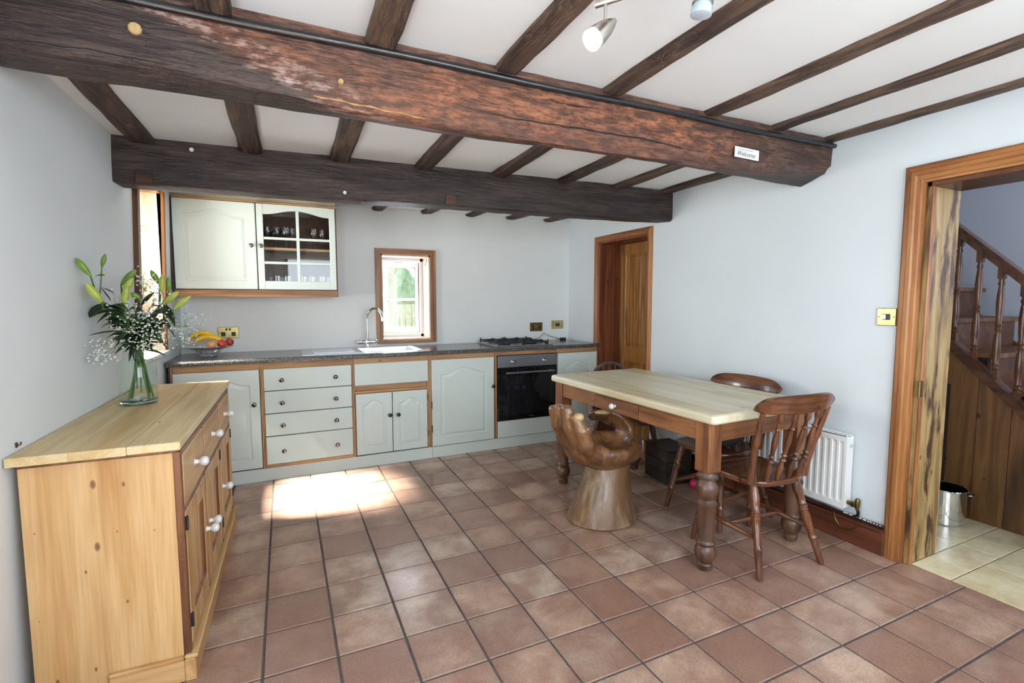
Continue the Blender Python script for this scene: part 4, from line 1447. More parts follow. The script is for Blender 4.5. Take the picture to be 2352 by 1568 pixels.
# top: three long boards with a moulded edge
tw = (SDp + 0.022) / 3
for i in range(3):
    a = -SDp - 0.015 + i * tw
    MB().box(a + 0.0001, a + tw - 0.0001, -0.03, SL + 0.03, SH, SH + 0.028, 0.003 if i == 2 else 0.0006).build('top_board', M['board_top'], sb)
MB().box(-SDp, -0.002, -0.014, SL + 0.014, SH - 0.012, SH, 0.004).build('cornice', M['oak_y'], sb)
# face frame
ys_ = [0.0, 0.024, 0.435, 0.457, 0.868, 0.890, SL - 0.024, SL]
for a, b in ((0.0, 0.024), (0.435, 0.457), (0.868, 0.890), (SL - 0.024, SL)):
    MB().box(-0.022, 0.0, a, b, 0.09, SH - 0.012, 0.002).build('stile', M['oak_z'], sb)
for a, b in ((0.588, 0.606), (0.79, SH - 0.012)):
    MB().box(-0.022, 0.0, 0.024, SL - 0.024, a, b, 0.002).build('rail', M['oak_y'], sb)


def china_knob(parent, y, z, x=0.0):
    MB().lathe([(0.012, 0), (0.009, 0.006), (0.008, 0.014), (0.016, 0.022), (0.0195, 0.032), (0.016, 0.042), (0.007, 0.047), (0, 0.048)], 16, (0, 0, 0), (1, 0, 0)).build('knob', M['porcelain'], parent, (x, y, z))


for (a, b, ky, hy) in ((0.026, 0.433, 0.405, 0.03), (0.459, 0.866, 0.49, 0.86), (0.892, SL - 0.026, 0.925, 1.30)):
    dr = MB().box(-0.018, 0.002, a, b, 0.609, 0.787, 0.003).build('drawer', M['pine_y'], sb)
    china_knob(dr, (a + b) / 2, 0.70, 0.002)
    dm = MB()
    s_ = 0.07
    dm.box(-0.018, 0.002, a, a + s_, 0.112, 0.585, 0.003)
    dm.box(-0.018, 0.002, b - s_, b, 0.112, 0.585, 0.003)
    dm.box(-0.018, 0.002, a + s_, b - s_, 0.112, 0.112 + s_ + 0.01, 0.002)
    dm.box(-0.018, 0.002, a + s_, b - s_, 0.585 - s_, 0.585, 0.002)
    do = dm.build('door', M['pine_z'], sb)
    bd = MB()
    c_, d_, e_, f_ = a + s_, b - s_, 0.112 + s_ + 0.01, 0.585 - s_
    r = [[(d, c_ + o, e_ + o), (d, d_ - o, e_ + o), (d, d_ - o, f_ - o), (d, c_ + o, f_ - o)] for o, d in ((0.0, 0.001), (0.010, -0.004), (0.014, -0.010))]
    bd.loops(r)
    bd.build('moulding', M['oak_z'], do)
    MB().box(-0.014, -0.009, c_ - 0.005, d_ + 0.005, e_ - 0.005, f_ + 0.005).build('panel', M['pine_z'], do)
    china_knob(do, ky, 0.36, 0.002)
    h = MB()
    for z in (0.17, 0.52):
        h.lathe([(0.005, 0), (0.005, 0.05)], 8, (0.003, hy, z))
    h.build('hinge', M['black_iron'], do)
# plinth moulding round the foot
MB().box(-0.020, 0.014, -0.014, SL + 0.014, 0.0, 0.078, 0.003).build('plinth', M['pine_y'], sb)
MB().box(-0.020, 0.020, -0.014, SL + 0.014, 0.078, 0.092, 0.004).build('plinth_bead', M['pine_y'], sb)
MB().box(-SDp * 0.55, -0.0205, -0.014, 0.0, 0.0, 0.078, 0.003).build('plinth', M['pine_x'], sb)
MB().box(-SDp * 0.55, -0.0205, -0.018, 0.0, 0.078, 0.092, 0.004).build('plinth_bead', M['pine_x'], sb)
hk = thing('wall_hook', 'tiny brown hook on the left wall just above the sideboard', 'hook', (left_x(0.17, 0.87) + 0.001, 0.17, 0.858))
MB().box(0, 0.004, -0.004, 0.004, 0, 0.016, 0.001).tube([(0.003, 0, 0.008), (0.010, 0, 0.007), (0.013, 0, 0.012), (0.012, 0, 0.017)], 0.002, 6).build('hook', M['dark_z'], hk)

# ================================================================== FARMHOUSE TABLE
tb = thing('farmhouse_table', 'farmhouse table with scrubbed pale top and dark turned legs', 'table', (2.498, 0.52, 0.0), math.radians(1.6))
HW, HL, TZ = 0.39, 0.725, 0.782
top = MB()
prof = [(0.0, 0.012), (0.006, 0.004), (0.016, 0.0)]
th = 0.044


def rrect(hx, hy, r, z, n=5):
    pts = []
    for cx, cy, a0 in ((hx - r, hy - r, 0), (-hx + r, hy - r, PI / 2), (-hx + r, -hy + r, PI), (hx - r, -hy + r, 1.5 * PI)):
        for i in range(n + 1):
            a = a0 + PI / 2 * i / n
            pts.append((cx + r * math.cos(a), cy + r * math.sin(a), z))
    return pts


top.loops([rrect(HW - 0.006, HL - 0.006, 0.018, TZ - th), rrect(HW, HL, 0.022, TZ - th + 0.008), rrect(HW, HL, 0.022, TZ - 0.014), rrect(HW - 0.004, HL - 0.004, 0.02, TZ - 0.005), rrect(HW - 0.014, HL - 0.014, 0.014, TZ)], True, True)
top.build('tabletop', M['table_top'], tb)
LXo, LYo, bl = HW - 0.062, HL - 0.082, 0.043
for sx in (-1, 1):
    for sy in (-1, 1):
        mb = MB()
        mb.lathe([(0.024, 0.0), (0.032, 0.006), (0.036, 0.030), (0.030, 0.038), (0.036, 0.046), (0.048, 0.066), (0.052, 0.088), (0.047, 0.112), (0.038, 0.126), (0.044, 0.132), (0.046, 0.140), (0.040, 0.148),
                  (0.037, 0.155), (0.046, 0.322), (0.050, 0.330), (0.050, 0.340), (0.042, 0.346), (0.036, 0.356), (0.046, 0.372), (0.054, 0.402), (0.050, 0.428), (0.038, 0.445), (0.036, 0.452), (0.050, 0.458), (0.052, 0.470), (0.044, 0.480), (0.042, 0.493)], 24)
        lg = mb.build('leg', M['oakd_z'], tb, (sx * LXo, sy * LYo, 0))
        MB().box(-bl, bl, -bl, bl, 0.492, TZ - th, 0.004).build('leg_block', M['oak_z'], lg)
az0, az1 = 0.640, TZ - th
at = 0.022
MB().box(LXo + 0.012, LXo + 0.012 + at, -LYo + bl, LYo - bl, az0, az1, 0.002).build('apron', M['oak_y'], tb)
MB().box(-LXo + bl, LXo - bl, -LYo - 0.034, -LYo - 0.012, az0, az1, 0.002).build('apron', M['oak_x'], tb)
MB().box(-LXo + bl, LXo - bl, LYo + 0.012, LYo + 0.034, az0, az1, 0.002).build('apron', M['oak_x'], tb)
dy0, dy1 = -0.185, 0.225
ap = MB()
ap.box(-LXo - 0.034, -LXo - 0.012, -LYo + bl, dy0, az0, az1, 0.002)
ap.box(-LXo - 0.034, -LXo - 0.012, dy1, LYo - bl, az0, az1, 0.002)
ap.box(-LXo - 0.034, -LXo - 0.012, dy0, dy1, az1 - 0.010, az1)
ap.build('apron', M['oak_y'], tb)
td = MB().box(-LXo - 0.036, -LXo - 0.014, dy0 + 0.004, dy1 - 0.004, az0 + 0.002, az1 - 0.012, 0.002)
td.box(-LXo - 0.014, 0.0, dy0 + 0.006, dy1 - 0.006, az0 + 0.004, az0 + 0.010)
tdo = td.build('drawer', M['oak_y'], tb)
MB().lathe([(0.010, 0), (0.008, 0.008), (0.014, 0.016), (0.018, 0.024), (0.014, 0.034), (0, 0.037)], 14, (0, 0, 0), (-1, 0, 0)).build('knob', M['porcelain'], tdo, (-LXo - 0.036, 0.02, (az0 + az1) / 2 - 0.004))


# ================================================================== CHAIRS
LEGP = [(0.011, 0.0), (0.015, 0.04), (0.0165, 0.22), (0.0185, 0.30), (0.0205, 0.31), (0.0185, 0.32), (0.017, 0.36), (0.021, 0.56), (0.019, 0.62), (0.022, 0.635), (0.019, 0.65), (0.022, 0.665), (0.019, 0.68), (0.022, 0.695), (0.018, 0.71), (0.020, 0.78), (0.023, 0.86), (0.018, 0.96), (0.016, 1.0)]
SPIN = [(0.009, 0.0), (0.012, 0.06), (0.0155, 0.20), (0.010, 0.27), (0.009, 0.29), (0.016, 0.31), (0.009, 0.33), (0.009, 0.36), (0.0145, 0.38), (0.009, 0.40), (0.010, 0.44), (0.0145, 0.58), (0.010, 0.70), (0.008, 0.74), (0.015, 0.76), (0.008, 0.78), (0.008, 0.84), (0.0165, 0.91), (0.010, 1.0)]
STRE = [(0.008, 0.0), (0.010, 0.1), (0.013, 0.42), (0.016, 0.46), (0.016, 0.54), (0.013, 0.58), (0.010, 0.9), (0.008, 1.0)]


def seat_mesh(z=0.44, th=0.034):
    def outline(k, zz, dip=False):
        pts = []
        n = 40
        for i in range(n):
            a = 2 * PI * i / n
            c_, s_ = math.cos(a), math.sin(a)
            px = math.copysign(abs(c_) ** 0.55, c_)
            py = math.copysign(abs(s_) ** 0.55, s_)
            w = 0.195 + 0.022 * py
            pts.append((px * w * k, py * 0.195 * k, zz))
        return pts
    mb = MB()
    mb.loops([outline(0.90, z - th), outline(0.985, z - th + 0.010), outline(1.0, z - 0.010), outline(0.985, z - 0.002), outline(0.94, z), outline(0.80, z - 0.004), outline(0.5, z - 0.010), outline(0.2, z - 0.010)], True, True, True)
    return mb


def crest_mesh(z0, z1, half, back, y):
    """curved yoke rail: a board bent backwards in the middle, with rounded ends"""
    mb = MB()
    rings = []
    n = 22
    for i in range(n + 1):
        t_ = -1 + 2 * i / n
        xx = half * t_
        yy = y - back * (1 - t_ * t_)
        e = (1 - abs(t_) ** 8)
        hi = z0 + (z1 - z0) * (0.62 + 0.38 * e) + 0.010 * (1 - t_ * t_)
        lo = z0 + (z1 - z0) * 0.18 * (1 - e) + 0.006 * t_ * t_
        th_ = 0.012
        lean = 0.012
        rings.append([(xx, yy - th_, lo + 0.005), (xx, yy - th_ - lean, hi - 0.006), (xx, yy - th_ * 0.5 - lean, hi), (xx, yy + th_ * 0.5 - lean, hi), (xx, yy + th_ - lean, hi - 0.006), (xx, yy + th_, lo + 0.005), (xx, yy + th_ * 0.5, lo), (xx, yy - th_ * 0.5, lo)])
    mb.loops(rings, True, True, True)
    return mb


def farmhouse_chair(label, loc, rz, zc=0.785, z1=0.868):
    t_ = thing('farmhouse_chair', label, 'chair', loc, rz, 'spindle-back chairs at the table')
    seat_mesh().build('seat', M['chair_x'], t_)
    crest_mesh(zc, z1, 0.246, 0.05, -0.222).build('crest_rail', M['chair_x'], t_)
    feet = [(-0.203, -0.248), (0.203, -0.248), (-0.205, 0.20), (0.205, 0.20)]
    tops = [(-0.135, -0.13), (0.135, -0.13), (-0.145, 0.135), (0.145, 0.135)]
    for (fx, fy), (tx, ty) in zip(feet, tops):
        MB().turned((fx, fy, 0.0), (tx, ty, 0.415), LEGP, 14).build('leg', M['chair_z'], t_)

    def on(k, f):
        return Vector((*feet[k], 0)).lerp(Vector((*tops[k], 0.415)), f)
    for a, b, f in ((0, 2, 0.42), (1, 3, 0.42)):
        MB().turned(on(a, f), on(b, f), STRE, 10).build('stretcher', M['chair_y'], t_)
    m1, m2 = on(0, 0.42).lerp(on(2, 0.42), 0.5), on(1, 0.42).lerp(on(3, 0.42), 0.5)
    MB().turned(m1, m2, STRE, 10).build('stretcher', M['chair_x'], t_)

    def crest_pt(x):
        u = x / 0.246
        return Vector((x, -0.222 - 0.05 * (1 - u * u), zc + 0.012))
    for s_ in (-1, 1):
        up = MB()
        pts = [Vector((s_ * 0.172, -0.150, 0.432)), Vector((s_ * 0.180, -0.158, 0.50)), Vector((s_ * 0.196, -0.185, 0.62)), crest_pt(s_ * 0.212)]
        up.tube([pts[0], pts[0].lerp(pts[1], 0.5), pts[1], pts[1].lerp(pts[2], 0.5), pts[2], pts[2].lerp(pts[3], 0.2), pts[2].lerp(pts[3], 0.3), pts[2].lerp(pts[3], 0.6), pts[3]], [0.024, 0.022, 0.019, 0.017, 0.015, 0.019, 0.014, 0.015, 0.012], 12)
        up.build('upright', M['chair_z'], t_)
    for xs_, xt in ((-0.105, -0.125), (-0.036, -0.042), (0.036, 0.042), (0.105, 0.125)):
        MB().turned((xs_, -0.172, 0.434), crest_pt(xt), SPIN, 12).build('spindle', M['chair_z'], t_)
    return t_


farmhouse_chair('glossy brown spindle-back chair at the near end of the table, its back to the camera', (2.56, -0.088, 0.0), math.radians(-4))
farmhouse_chair('spindle-back chair pushed in between the table and the radiator', (2.745, 0.318, 0.0), math.radians(92), 0.755, 0.83)

# hoop-back chair at the far end
hc = thing('hoop_back_chair', 'worn hoop-back chair at the far end of the table by the small door', 'chair', (2.665, 1.12, 0.0), math.radians(176))
seat_mesh().build('seat', M['chair_x'], hc)
hp = []
for i in range(25):
    a = PI * i / 24
    hp.append((0.185 * math.cos(a) * (1.0 if a else 1), -0.175 - 0.045 * math.sin(a), 0.44 + 0.20 + 0.185 * math.sin(a)))
hp = [(0.150, -0.165, 0.436), (0.178, -0.17, 0.54)] + hp + [(-0.178, -0.17, 0.54), (-0.150, -0.165, 0.436)]
MB().tube(hp, 0.0125, 10).build('hoop', M['joist_x'], hc)
for x in (-0.11, -0.055, 0.0, 0.055, 0.11):
    h = 0.64 + 0.185 * math.sqrt(max(0, 1 - (x / 0.185) ** 2))
    MB().turned((x * 0.8, -0.17, 0.434), (x, -0.175 - 0.045 * (h - 0.64) / 0.185, h), [(0.007, 0), (0.0085, 0.5), (0.006, 1)], 8).build('spindle', M['joist_z'], hc)
for (fx, fy), (tx, ty) in zip([(-0.2, -0.23), (0.2, -0.23), (-0.2, 0.2), (0.2, 0.2)], [(-0.135, -0.13), (0.135, -0.13), (-0.145, 0.135), (0.145, 0.135)]):
    MB().turned((fx, fy, 0.0), (tx, ty, 0.415), LEGP, 12).build('leg', M['dark_z'], hc)


# ================================================================== CARVED HAND STOOL (one surface grown from a distance field)
def surface_net(fn, lo, hi, h):
    n = [int(math.ceil((b - a) / h)) + 1 for a, b in zip(lo, hi)]
    ax = [lo[i] + h * np.arange(n[i]) for i in range(3)]
    X, Y, Z = np.meshgrid(*ax, indexing='ij')
    D = fn(X, Y, Z)
    ins = D < 0
    cell = np.zeros(tuple(k - 1 for k in n), bool)
    cnt_ = np.zeros(cell.shape)
    acc = np.zeros(cell.shape + (3,))
    corner = [(i, j, k) for i in (0, 1) for j in (0, 1) for k in (0, 1)]

    def sl(c_):
        return tuple(slice(c_[q], n[q] - 1 + c_[q]) for q in range(3))
    for a in corner:
        for q in range(3):
            if a[q]:
                continue
            b = list(a)
            b[q] = 1
            b = tuple(b)
            da, db = D[sl(a)], D[sl(b)]
            cross = (da < 0) != (db < 0)
            t_ = np.where(cross, da / np.where(cross, da - db, 1), 0)
            for r in range(3):
                pos = a[r] + (t_ if r == q else 0)
                acc[..., r] += np.where(cross, pos, 0)
            cnt_ += cross
    cell = cnt_ > 0
    idx = -np.ones(cell.shape, int)
    idx[cell] = np.arange(cell.sum())
    ijk = np.argwhere(cell)
    P = np.array(lo) + h * (ijk + acc[cell] / cnt_[cell][:, None])
    F = []
    for q in range(3):
        u, v = [r for r in range(3) if r != q]
        s0 = [slice(1, n[r] - 1) for r in range(3)]
        s1 = list(s0)
        s0[q] = slice(0, n[q] - 1)
        s1[q] = slice(1, n[q])
        a_, b_ = ins[tuple(s0)], ins[tuple(s1)]
        for p in np.argwhere(a_ != b_):
            g = p.copy()
            g[u] += 1
            g[v] += 1
            c0 = []
            for du, dv in ((-1, -1), (0, -1), (0, 0), (-1, 0)):
                w = g.copy()
                w[u] += du
                w[v] += dv
                c0.append(int(idx[tuple(w)]))
            F.append(c0)
    return P, F


def smin(a, b, k):
    h_ = np.clip(0.5 + 0.5 * (b - a) / k, 0, 1)
    return b * (1 - h_) + a * h_ - k * h_ * (1 - h_)


def cap(X, Y, Z, a, b, ra, rb):
    a, b = np.array(a), np.array(b)
    d = b - a
    t_ = np.clip(((X - a[0]) * d[0] + (Y - a[1]) * d[1] + (Z - a[2]) * d[2]) / d.dot(d), 0, 1)
    return np.sqrt((X - a[0] - t_ * d[0]) ** 2 + (Y - a[1] - t_ * d[1]) ** 2 + (Z - a[2] - t_ * d[2]) ** 2) - (ra + (rb - ra) * t_)


def ell(X, Y, Z, c_, r):
    k0 = np.sqrt(((X - c_[0]) / r[0]) ** 2 + ((Y - c_[1]) / r[1]) ** 2 + ((Z - c_[2]) / r[2]) ** 2)
    return (k0 - 1) * min(r)


FING = [  # root, knuckle, middle, tip, radii (room coordinates)
    ((1.985, 0.455, 0.43), (1.875, 0.435, 0.500), (1.842, 0.435, 0.585), (1.812, 0.455, 0.655), (0.050, 0.046, 0.042, 0.034)),
    ((1.960, 0.510, 0.42), (1.850, 0.500, 0.500), (1.806, 0.500, 0.600), (1.792, 0.515, 0.700), (0.052, 0.048, 0.042, 0.034)),
    ((1.960, 0.575, 0.42), (1.840, 0.565, 0.500), (1.790, 0.562, 0.605), (1.772, 0.570, 0.706), (0.052, 0.046, 0.040, 0.032)),
    ((1.970, 0.640, 0.43), (1.850, 0.632, 0.510), (1.795, 0.626, 0.590), (1.766, 0.628, 0.680), (0.048, 0.042, 0.036, 0.028))]
THUMB = ((2.215, 0.500, 0.42), (2.275, 0.555, 0.520), (2.235, 0.635, 0.585), (2.105, 0.690, 0.588), (0.075, 0.062, 0.052, 0.046))


def hand_field(X, Y, Z):
    D = ell(X, Y, Z, (2.065, 0.565, 0.430), (0.235, 0.200, 0.105))
    D = smin(D, cap(X, Y, Z, (2.10, 0.57, 0.30), (2.10, 0.565, 0.38), 0.10, 0.13), 0.05)
    F_ = None
    for f in FING:
        p, r = f[:4], f[4]
        g = None
        for i in range(3):
            c_ = cap(X, Y, Z, p[i], p[i + 1], r[i], r[i + 1])
            g = c_ if g is None else smin(g, c_, 0.015)
        F_ = g if F_ is None else smin(F_, g, 0.006)
    D = smin(D, F_, 0.035)
    g = None
    for i in range(3):
        c_ = cap(X, Y, Z, THUMB[i], THUMB[i + 1], THUMB[4][i], THUMB[4][i + 1])
        g = c_ if g is None else smin(g, c_, 0.02)
    D = smin(D, g, 0.04)
    # the hollowed seat
    hol = ell(X, Y, Z, (2.075, 0.545, 0.535), (0.158, 0.172, 0.122))
    D = -smin(-D, hol, 0.02)
    # flats cut across the tips
    D = np.maximum(D, (Z - 0.722) - 0.1 * (X - 1.8))
    return D


P_, F_ = surface_net(hand_field, (1.66, 0.30, 0.30), (2.44, 0.84, 0.78), 0.008)
st = thing('hand_stool', 'carved wooden stool shaped like a cupped hand beside the table', 'stool', (2.04, 0.56, 0.0))
off = Vector((2.04, 0.56, 0.0))
hm = MB()
hm.add([Vector(p) - off for p in P_], F_, True)
hobj = hm.build('cupped_hand', M['hand'], st)
sm = hobj.modifiers.new('smooth', 'SMOOTH')
sm.iterations = 3
sm.factor = 0.5
# pedestal (wrist), flared and uneven
mb = MB()
rings = []
for z, rx, ry, cx, cy in ((0.0, 0.208, 0.188, 0.030, 0.0), (0.012, 0.214, 0.194, 0.030, 0.0), (0.05, 0.203, 0.184, 0.034, 0), (0.12, 0.180, 0.166, 0.044, 0.0), (0.20, 0.158, 0.150, 0.056, 0.0), (0.28, 0.140, 0.136, 0.068, 0.005), (0.345, 0.130, 0.127, 0.074, 0.005), (0.40, 0.118, 0.115, 0.076, 0.005)):
    q = []
    for k in range(40):
        a = 2 * PI * k / 40
        w = 1 + 0.035 * mnoise.noise((math.cos(a) * 1.4, math.sin(a) * 1.4, z * 3)) + 0.012 * mnoise.noise((math.cos(a) * 5, math.sin(a) * 5, z * 6))
        q.append((cx + rx * w * math.cos(a), cy + ry * w * math.sin(a), z))
    rings.append(q)
mb.loops(rings, True, True, True)
mb.build('pedestal', M['hand_base'], st)
# worn pale patches: nail, fingertip end and thumb top
for (c_, r, ax_) in (((1.820, 0.440, 0.668), (0.032, 0.028, 0.024), None), ((2.165, 0.655, 0.622), (0.088, 0.036, 0.015), None)):
    MB().sphere(Vector(c_) - off, 1.0, 16, 10, r).build('worn_patch', M['bare_wood'], st)
MB().sphere(Vector((1.862, 0.398, 0.592)) - off, 1.0, 14, 8, (0.022, 0.008, 0.028)).build('nail', M['hand'], st)

# ================================================================== UNDER THE TABLE
cr_ = thing('wooden_crate', 'low dark wooden crate on the floor under the table by the radiator', 'crate', (2.90, 0.90, 0.0), math.radians(-6))
for i in range(3):
    z = 0.004 + i * 0.08
    for s_ in (-1, 1):
        MB().box(s_ * 0.10 - 0.007, s_ * 0.10 + 0.007, -0.13, 0.13, z, z + 0.076, 0.002).build('slat', M['crate'], cr_)
        MB().box(-0.093, 0.093, s_ * 0.123 - 0.007, s_ * 0.123 + 0.007, z, z + 0.076, 0.002).build('slat', M['crate'], cr_)
MB().box(-0.11, 0.11, -0.14, 0.14, 0.243, 0.256, 0.003).build('lid', M['crate'], cr_)
MB().box(-0.093, 0.093, -0.116, 0.116, 0.0, 0.012).build('base', M['crate'], cr_)
tag(MB().sphere((0, 0, 0), 0.034, 18, 12).build('rubber_ball', M['pink'], None, (2.93, 0.665, 0.034)), 'small pink rubber ball on the floor under the table', 'ball')
random.seed(4)
bg = MB()
P2, F2 = surface_net(lambda X, Y, Z: np.maximum(smin(smin(ell(X, Y, Z, (2.74, 0.30, 0.52), (0.13, 0.15, 0.085)), ell(X, Y, Z, (2.70, 0.24, 0.56), (0.08, 0.07, 0.06)), 0.04), ell(X, Y, Z, (2.78, 0.38, 0.55), (0.08, 0.08, 0.07)), 0.04) + 0.006 * np.sin(X * 60 + Y * 25) * np.sin(Z * 50 + Y * 33), 0.441 - Z), (2.56, 0.1, 0.42), (2.94, 0.5, 0.64), 0.014)
bg.add([tuple(p) for p in P2], F2, True)
tag(bg.build('cloth_bundle', M['bag']), 'dark crumpled cloth bundle on the chair seat under the table', 'bundle')
# ================================================================== RADIATOR
rd = thing('radiator', 'white panel radiator on the right wall behind the table', 'radiator')
RX0, RX1, RY0, RY1, RZ0, RZ1 = 3.045, 3.105, -0.262, 1.22, 0.195, 0.592
rp = MB()
pts = []
n = int((RY1 - RY0) / 0.037)
pitch = (RY1 - RY0) / n
rings = [[], []]
yy = RY0
prof = []
for i in range(n):
    a = RY0 + i * pitch
    for f, d in ((0.0, 0.0), (0.30, 0.0), (0.38, 0.006), (0.90, 0.006), (0.98, 0.0)):
        prof.append((a + f * pitch, d))
prof.append((RY1, 0.0))
vs, fs = [], []
for k, (y, d) in enumerate(prof):
    for (x, z) in ((RX0, RZ0), (RX0, RZ0 + 0.03), (RX0 + d, RZ0 + 0.045), (RX0 + d, RZ1 - 0.045), (RX0, RZ1 - 0.03), (RX0, RZ1)):
        vs.append((x, y, z))
for k in range(len(prof) - 1):
    for j in range(5):
        fs.append((k * 6 + j, (k + 1) * 6 + j, (k + 1) * 6 + j + 1, k * 6 + j + 1))
rp.add(vs, fs)
rp.box(RX0 + 0.008, RX0 + 0.012, RY0, RY1, RZ0, RZ1)
rp.build('front_panel', M['white_gloss'], rd)
MB().box(RX0 + 0.002, RX1, RY0 - 0.002, RY0 + 0.002, RZ0 + 0.004, RZ1 - 0.004).build('side_cover', M['white_gloss'], rd)
MB().box(RX0 + 0.002, RX1, RY1 - 0.002, RY1 + 0.002, RZ0 + 0.004, RZ1 - 0.004).build('side_cover', M['white_gloss'], rd)
gr_ = MB()
gr_.box(RX0, RX0 + 0.006, RY0, RY1, RZ1 - 0.004, RZ1 + 0.002)
gr_.box(RX1 - 0.006, RX1, RY0, RY1, RZ1 - 0.004, RZ1 + 0.002)
for i in range(60):
    y = RY0 + (i + 0.5) * (RY1 - RY0) / 60
    gr_.box(RX0 + 0.005, RX1 - 0.005, y - 0.004, y + 0.004, RZ1 - 0.003, RZ1 + 0.0015)
gr_.build('top_grille', M['white_gloss'], rd)
MB().box(RX1 - 0.008, RX1, RY0, RY1, RZ0, RZ1 - 0.002).build('back_panel', M['white_gloss'], rd)
MB().box(3.105, WR - 0.002, 0.0, 0.03, 0.25, 0.5).box(3.105, WR - 0.002, 0.9, 0.93, 0.25, 0.5).build('bracket', M['white_gloss'], rd)
v = MB().lathe([(0.011, 0), (0.011, 0.02), (0.016, 0.022), (0.016, 0.04), (0.010, 0.044)], 12, (3.08, RY0 - 0.002, 0.228), (0, -1, 0))
v.lathe([(0.009, -0.02), (0.012, 0.0), (0.013, 0.03), (0.008, 0.04)], 12, (3.08, RY0 - 0.052, 0.225))
v.build('valve', M['dull_brass'], rd)
MB().tube([(3.08, RY0 - 0.052, 0.21), (3.085, RY0 - 0.056, 0.19), (3.092, RY0 - 0.05, 0.17), (3.098, RY0 - 0.03, 0.155)], 0.008, 8).build('tail_pipe', M['black_iron'], rd)
MB().lathe([(0.010, 0), (0.010, 0.006), (0.005, 0.008), (0.005, 0.016)], 10, (3.082, RY0 - 0.002, RZ1 - 0.055), (0, -1, 0)).build('bleed_valve', M['chrome'], rd)
lp = []
for i in range(17):
    a = PI * i / 16
    lp.append((3.078, -0.20 - 0.06 + 0.062 * math.cos(a) , 0.150 - 0.075 * math.sin(a)))
tag(MB().tube(lp, 0.0035, 6).build('cable_loop', M['dull_brass']), 'thin brown cable hanging in a loop under the radiator valve', 'cable')

# ================================================================== CEILING SPOT BAR
o0 = Vector((1.315, -1.04, 2.19))
sp = thing('spotlight_bar', 'satin steel ceiling spotlight bar with adjustable heads', 'spotlight', tuple(o0))
B0, B1 = Vector((1.105, -0.730, 2.052)), Vector((1.525, -1.350, 2.052))
MB().tube([B0 - o0, B1 - o0], 0.008, 12).build('bar', M['nickel'], sp)
MB().lathe([(0.05, -0.026), (0.055, -0.02), (0.055, 0.0)], 24).tube([(0, 0, -0.02), (0, 0, -0.14)], 0.007, 10).build('ceiling_rose', M['nickel'], sp)


def spot_head(top, direction, lit, cutaway=False):
    top = Vector(top) - o0
    d = Vector(direction).normalized()
    stem = MB().tube([top, top + Vector((0, 0, -0.052))], 0.0042, 8).build('stem', M['nickel'], sp)
    c_ = top + Vector((0, 0, -0.064))
    h_ = MB().lathe([(0.0, -0.040), (0.006, -0.036), (0.014, -0.020), (0.0205, 0.0), (0.0245, 0.022), (0.0255, 0.036), (0.022, 0.037)], 20, c_, d)
    ho = h_.build('spot_head', M['nickel'], sp)
    if lit:
        MB().lathe([(0.018, 0.030), (0.025, 0.042), (0.0265, 0.052), (0.024, 0.057), (0.0, 0.058)], 20, c_, d).build('bulb', M['bulb'], ho)
    else:
        MB().lathe([(0.018, 0.030), (0.025, 0.045), (0.026, 0.062), (0.022, 0.064), (0.0, 0.062)], 20, c_, d).build('bulb', M['bulb_off'], ho)
    return c_ + o0, d


def on_bar(f):
    return B0.lerp(B1, f)


LAMPS = [spot_head(on_bar(0.035), (-0.62, 0.10, -0.56), True)]
MB().tube([on_bar(0.22) - o0, Vector((1.338, -0.862, 2.143)) - o0], 0.006, 10).build('arm', M['nickel'], sp)
spot_head(Vector((1.338, -0.862, 2.143)), (-0.08, 0.10, -0.97), False)
LAMPS.append(spot_head(on_bar(0.66), (-0.2, -0.5, -0.8), True))
LAMPS.append(spot_head(on_bar(0.96), (0.6, 0.1, -0.8), True))
for p, d in LAMPS:
    ld = bpy.data.lights.new('spot_lamp', 'SPOT')
    ld.energy = 10
    ld.spot_size = math.radians(95)
    ld.spot_blend = 0.6
    ld.shadow_soft_size = 0.02
    ld.color = (1.0, 0.93, 0.82)
    lo_ = bpy.data.objects.new('spot_lamp', ld)
    COL.objects.link(lo_)
    lo_.location = p + d * 0.064
    lo_.rotation_euler = d.to_track_quat('-Z', 'Y').to_euler()

# ================================================================== FRUIT BOWL
BX, BY = -0.155, 2.40
bw = thing('fruit_bowl', 'silver openwork fruit bowl with a wide rim on the worktop', 'bowl', (BX, BY, 0.905))
MB().lathe([(0.040, 0.044), (0.075, 0.050), (0.120, 0.062), (0.165, 0.074), (0.168, 0.077), (0.164, 0.078), (0.118, 0.066), (0.072, 0.055), (0.0, 0.052)], 36).build('dish', M['silver'], bw)
mb = MB()
for i in range(12):
    a = 2 * PI * i / 12
    c_, s_ = math.cos(a), math.sin(a)
    pts = [(c_ * 0.085, s_ * 0.085, 0.052), (c_ * 0.072, s_ * 0.072, 0.034), (c_ * 0.055, s_ * 0.055, 0.018), (c_ * 0.045, s_ * 0.045, 0.008)]
    mb.tube(pts, 0.0035, 6)
    a2 = a + PI / 12
    mb.tube([(math.cos(a2) * 0.085, math.sin(a2) * 0.085, 0.052), (c_ * 0.072, s_ * 0.072, 0.034)], 0.003, 5)
    a3 = a - PI / 12
    mb.tube([(math.cos(a3) * 0.085, math.sin(a3) * 0.085, 0.052), (c_ * 0.072, s_ * 0.072, 0.034)], 0.003, 5)
mb.tube([(0.046 * math.cos(2 * PI * i / 24), 0.046 * math.sin(2 * PI * i / 24), 0.008) for i in range(24)], 0.004, 6, closed=True)
for i in range(4):
    a = 2 * PI * i / 4 + 0.5
    mb.sphere((0.047 * math.cos(a), 0.047 * math.sin(a), 0.006), 0.006, 8, 6)
mb.build('openwork_foot', M['silver'], bw)


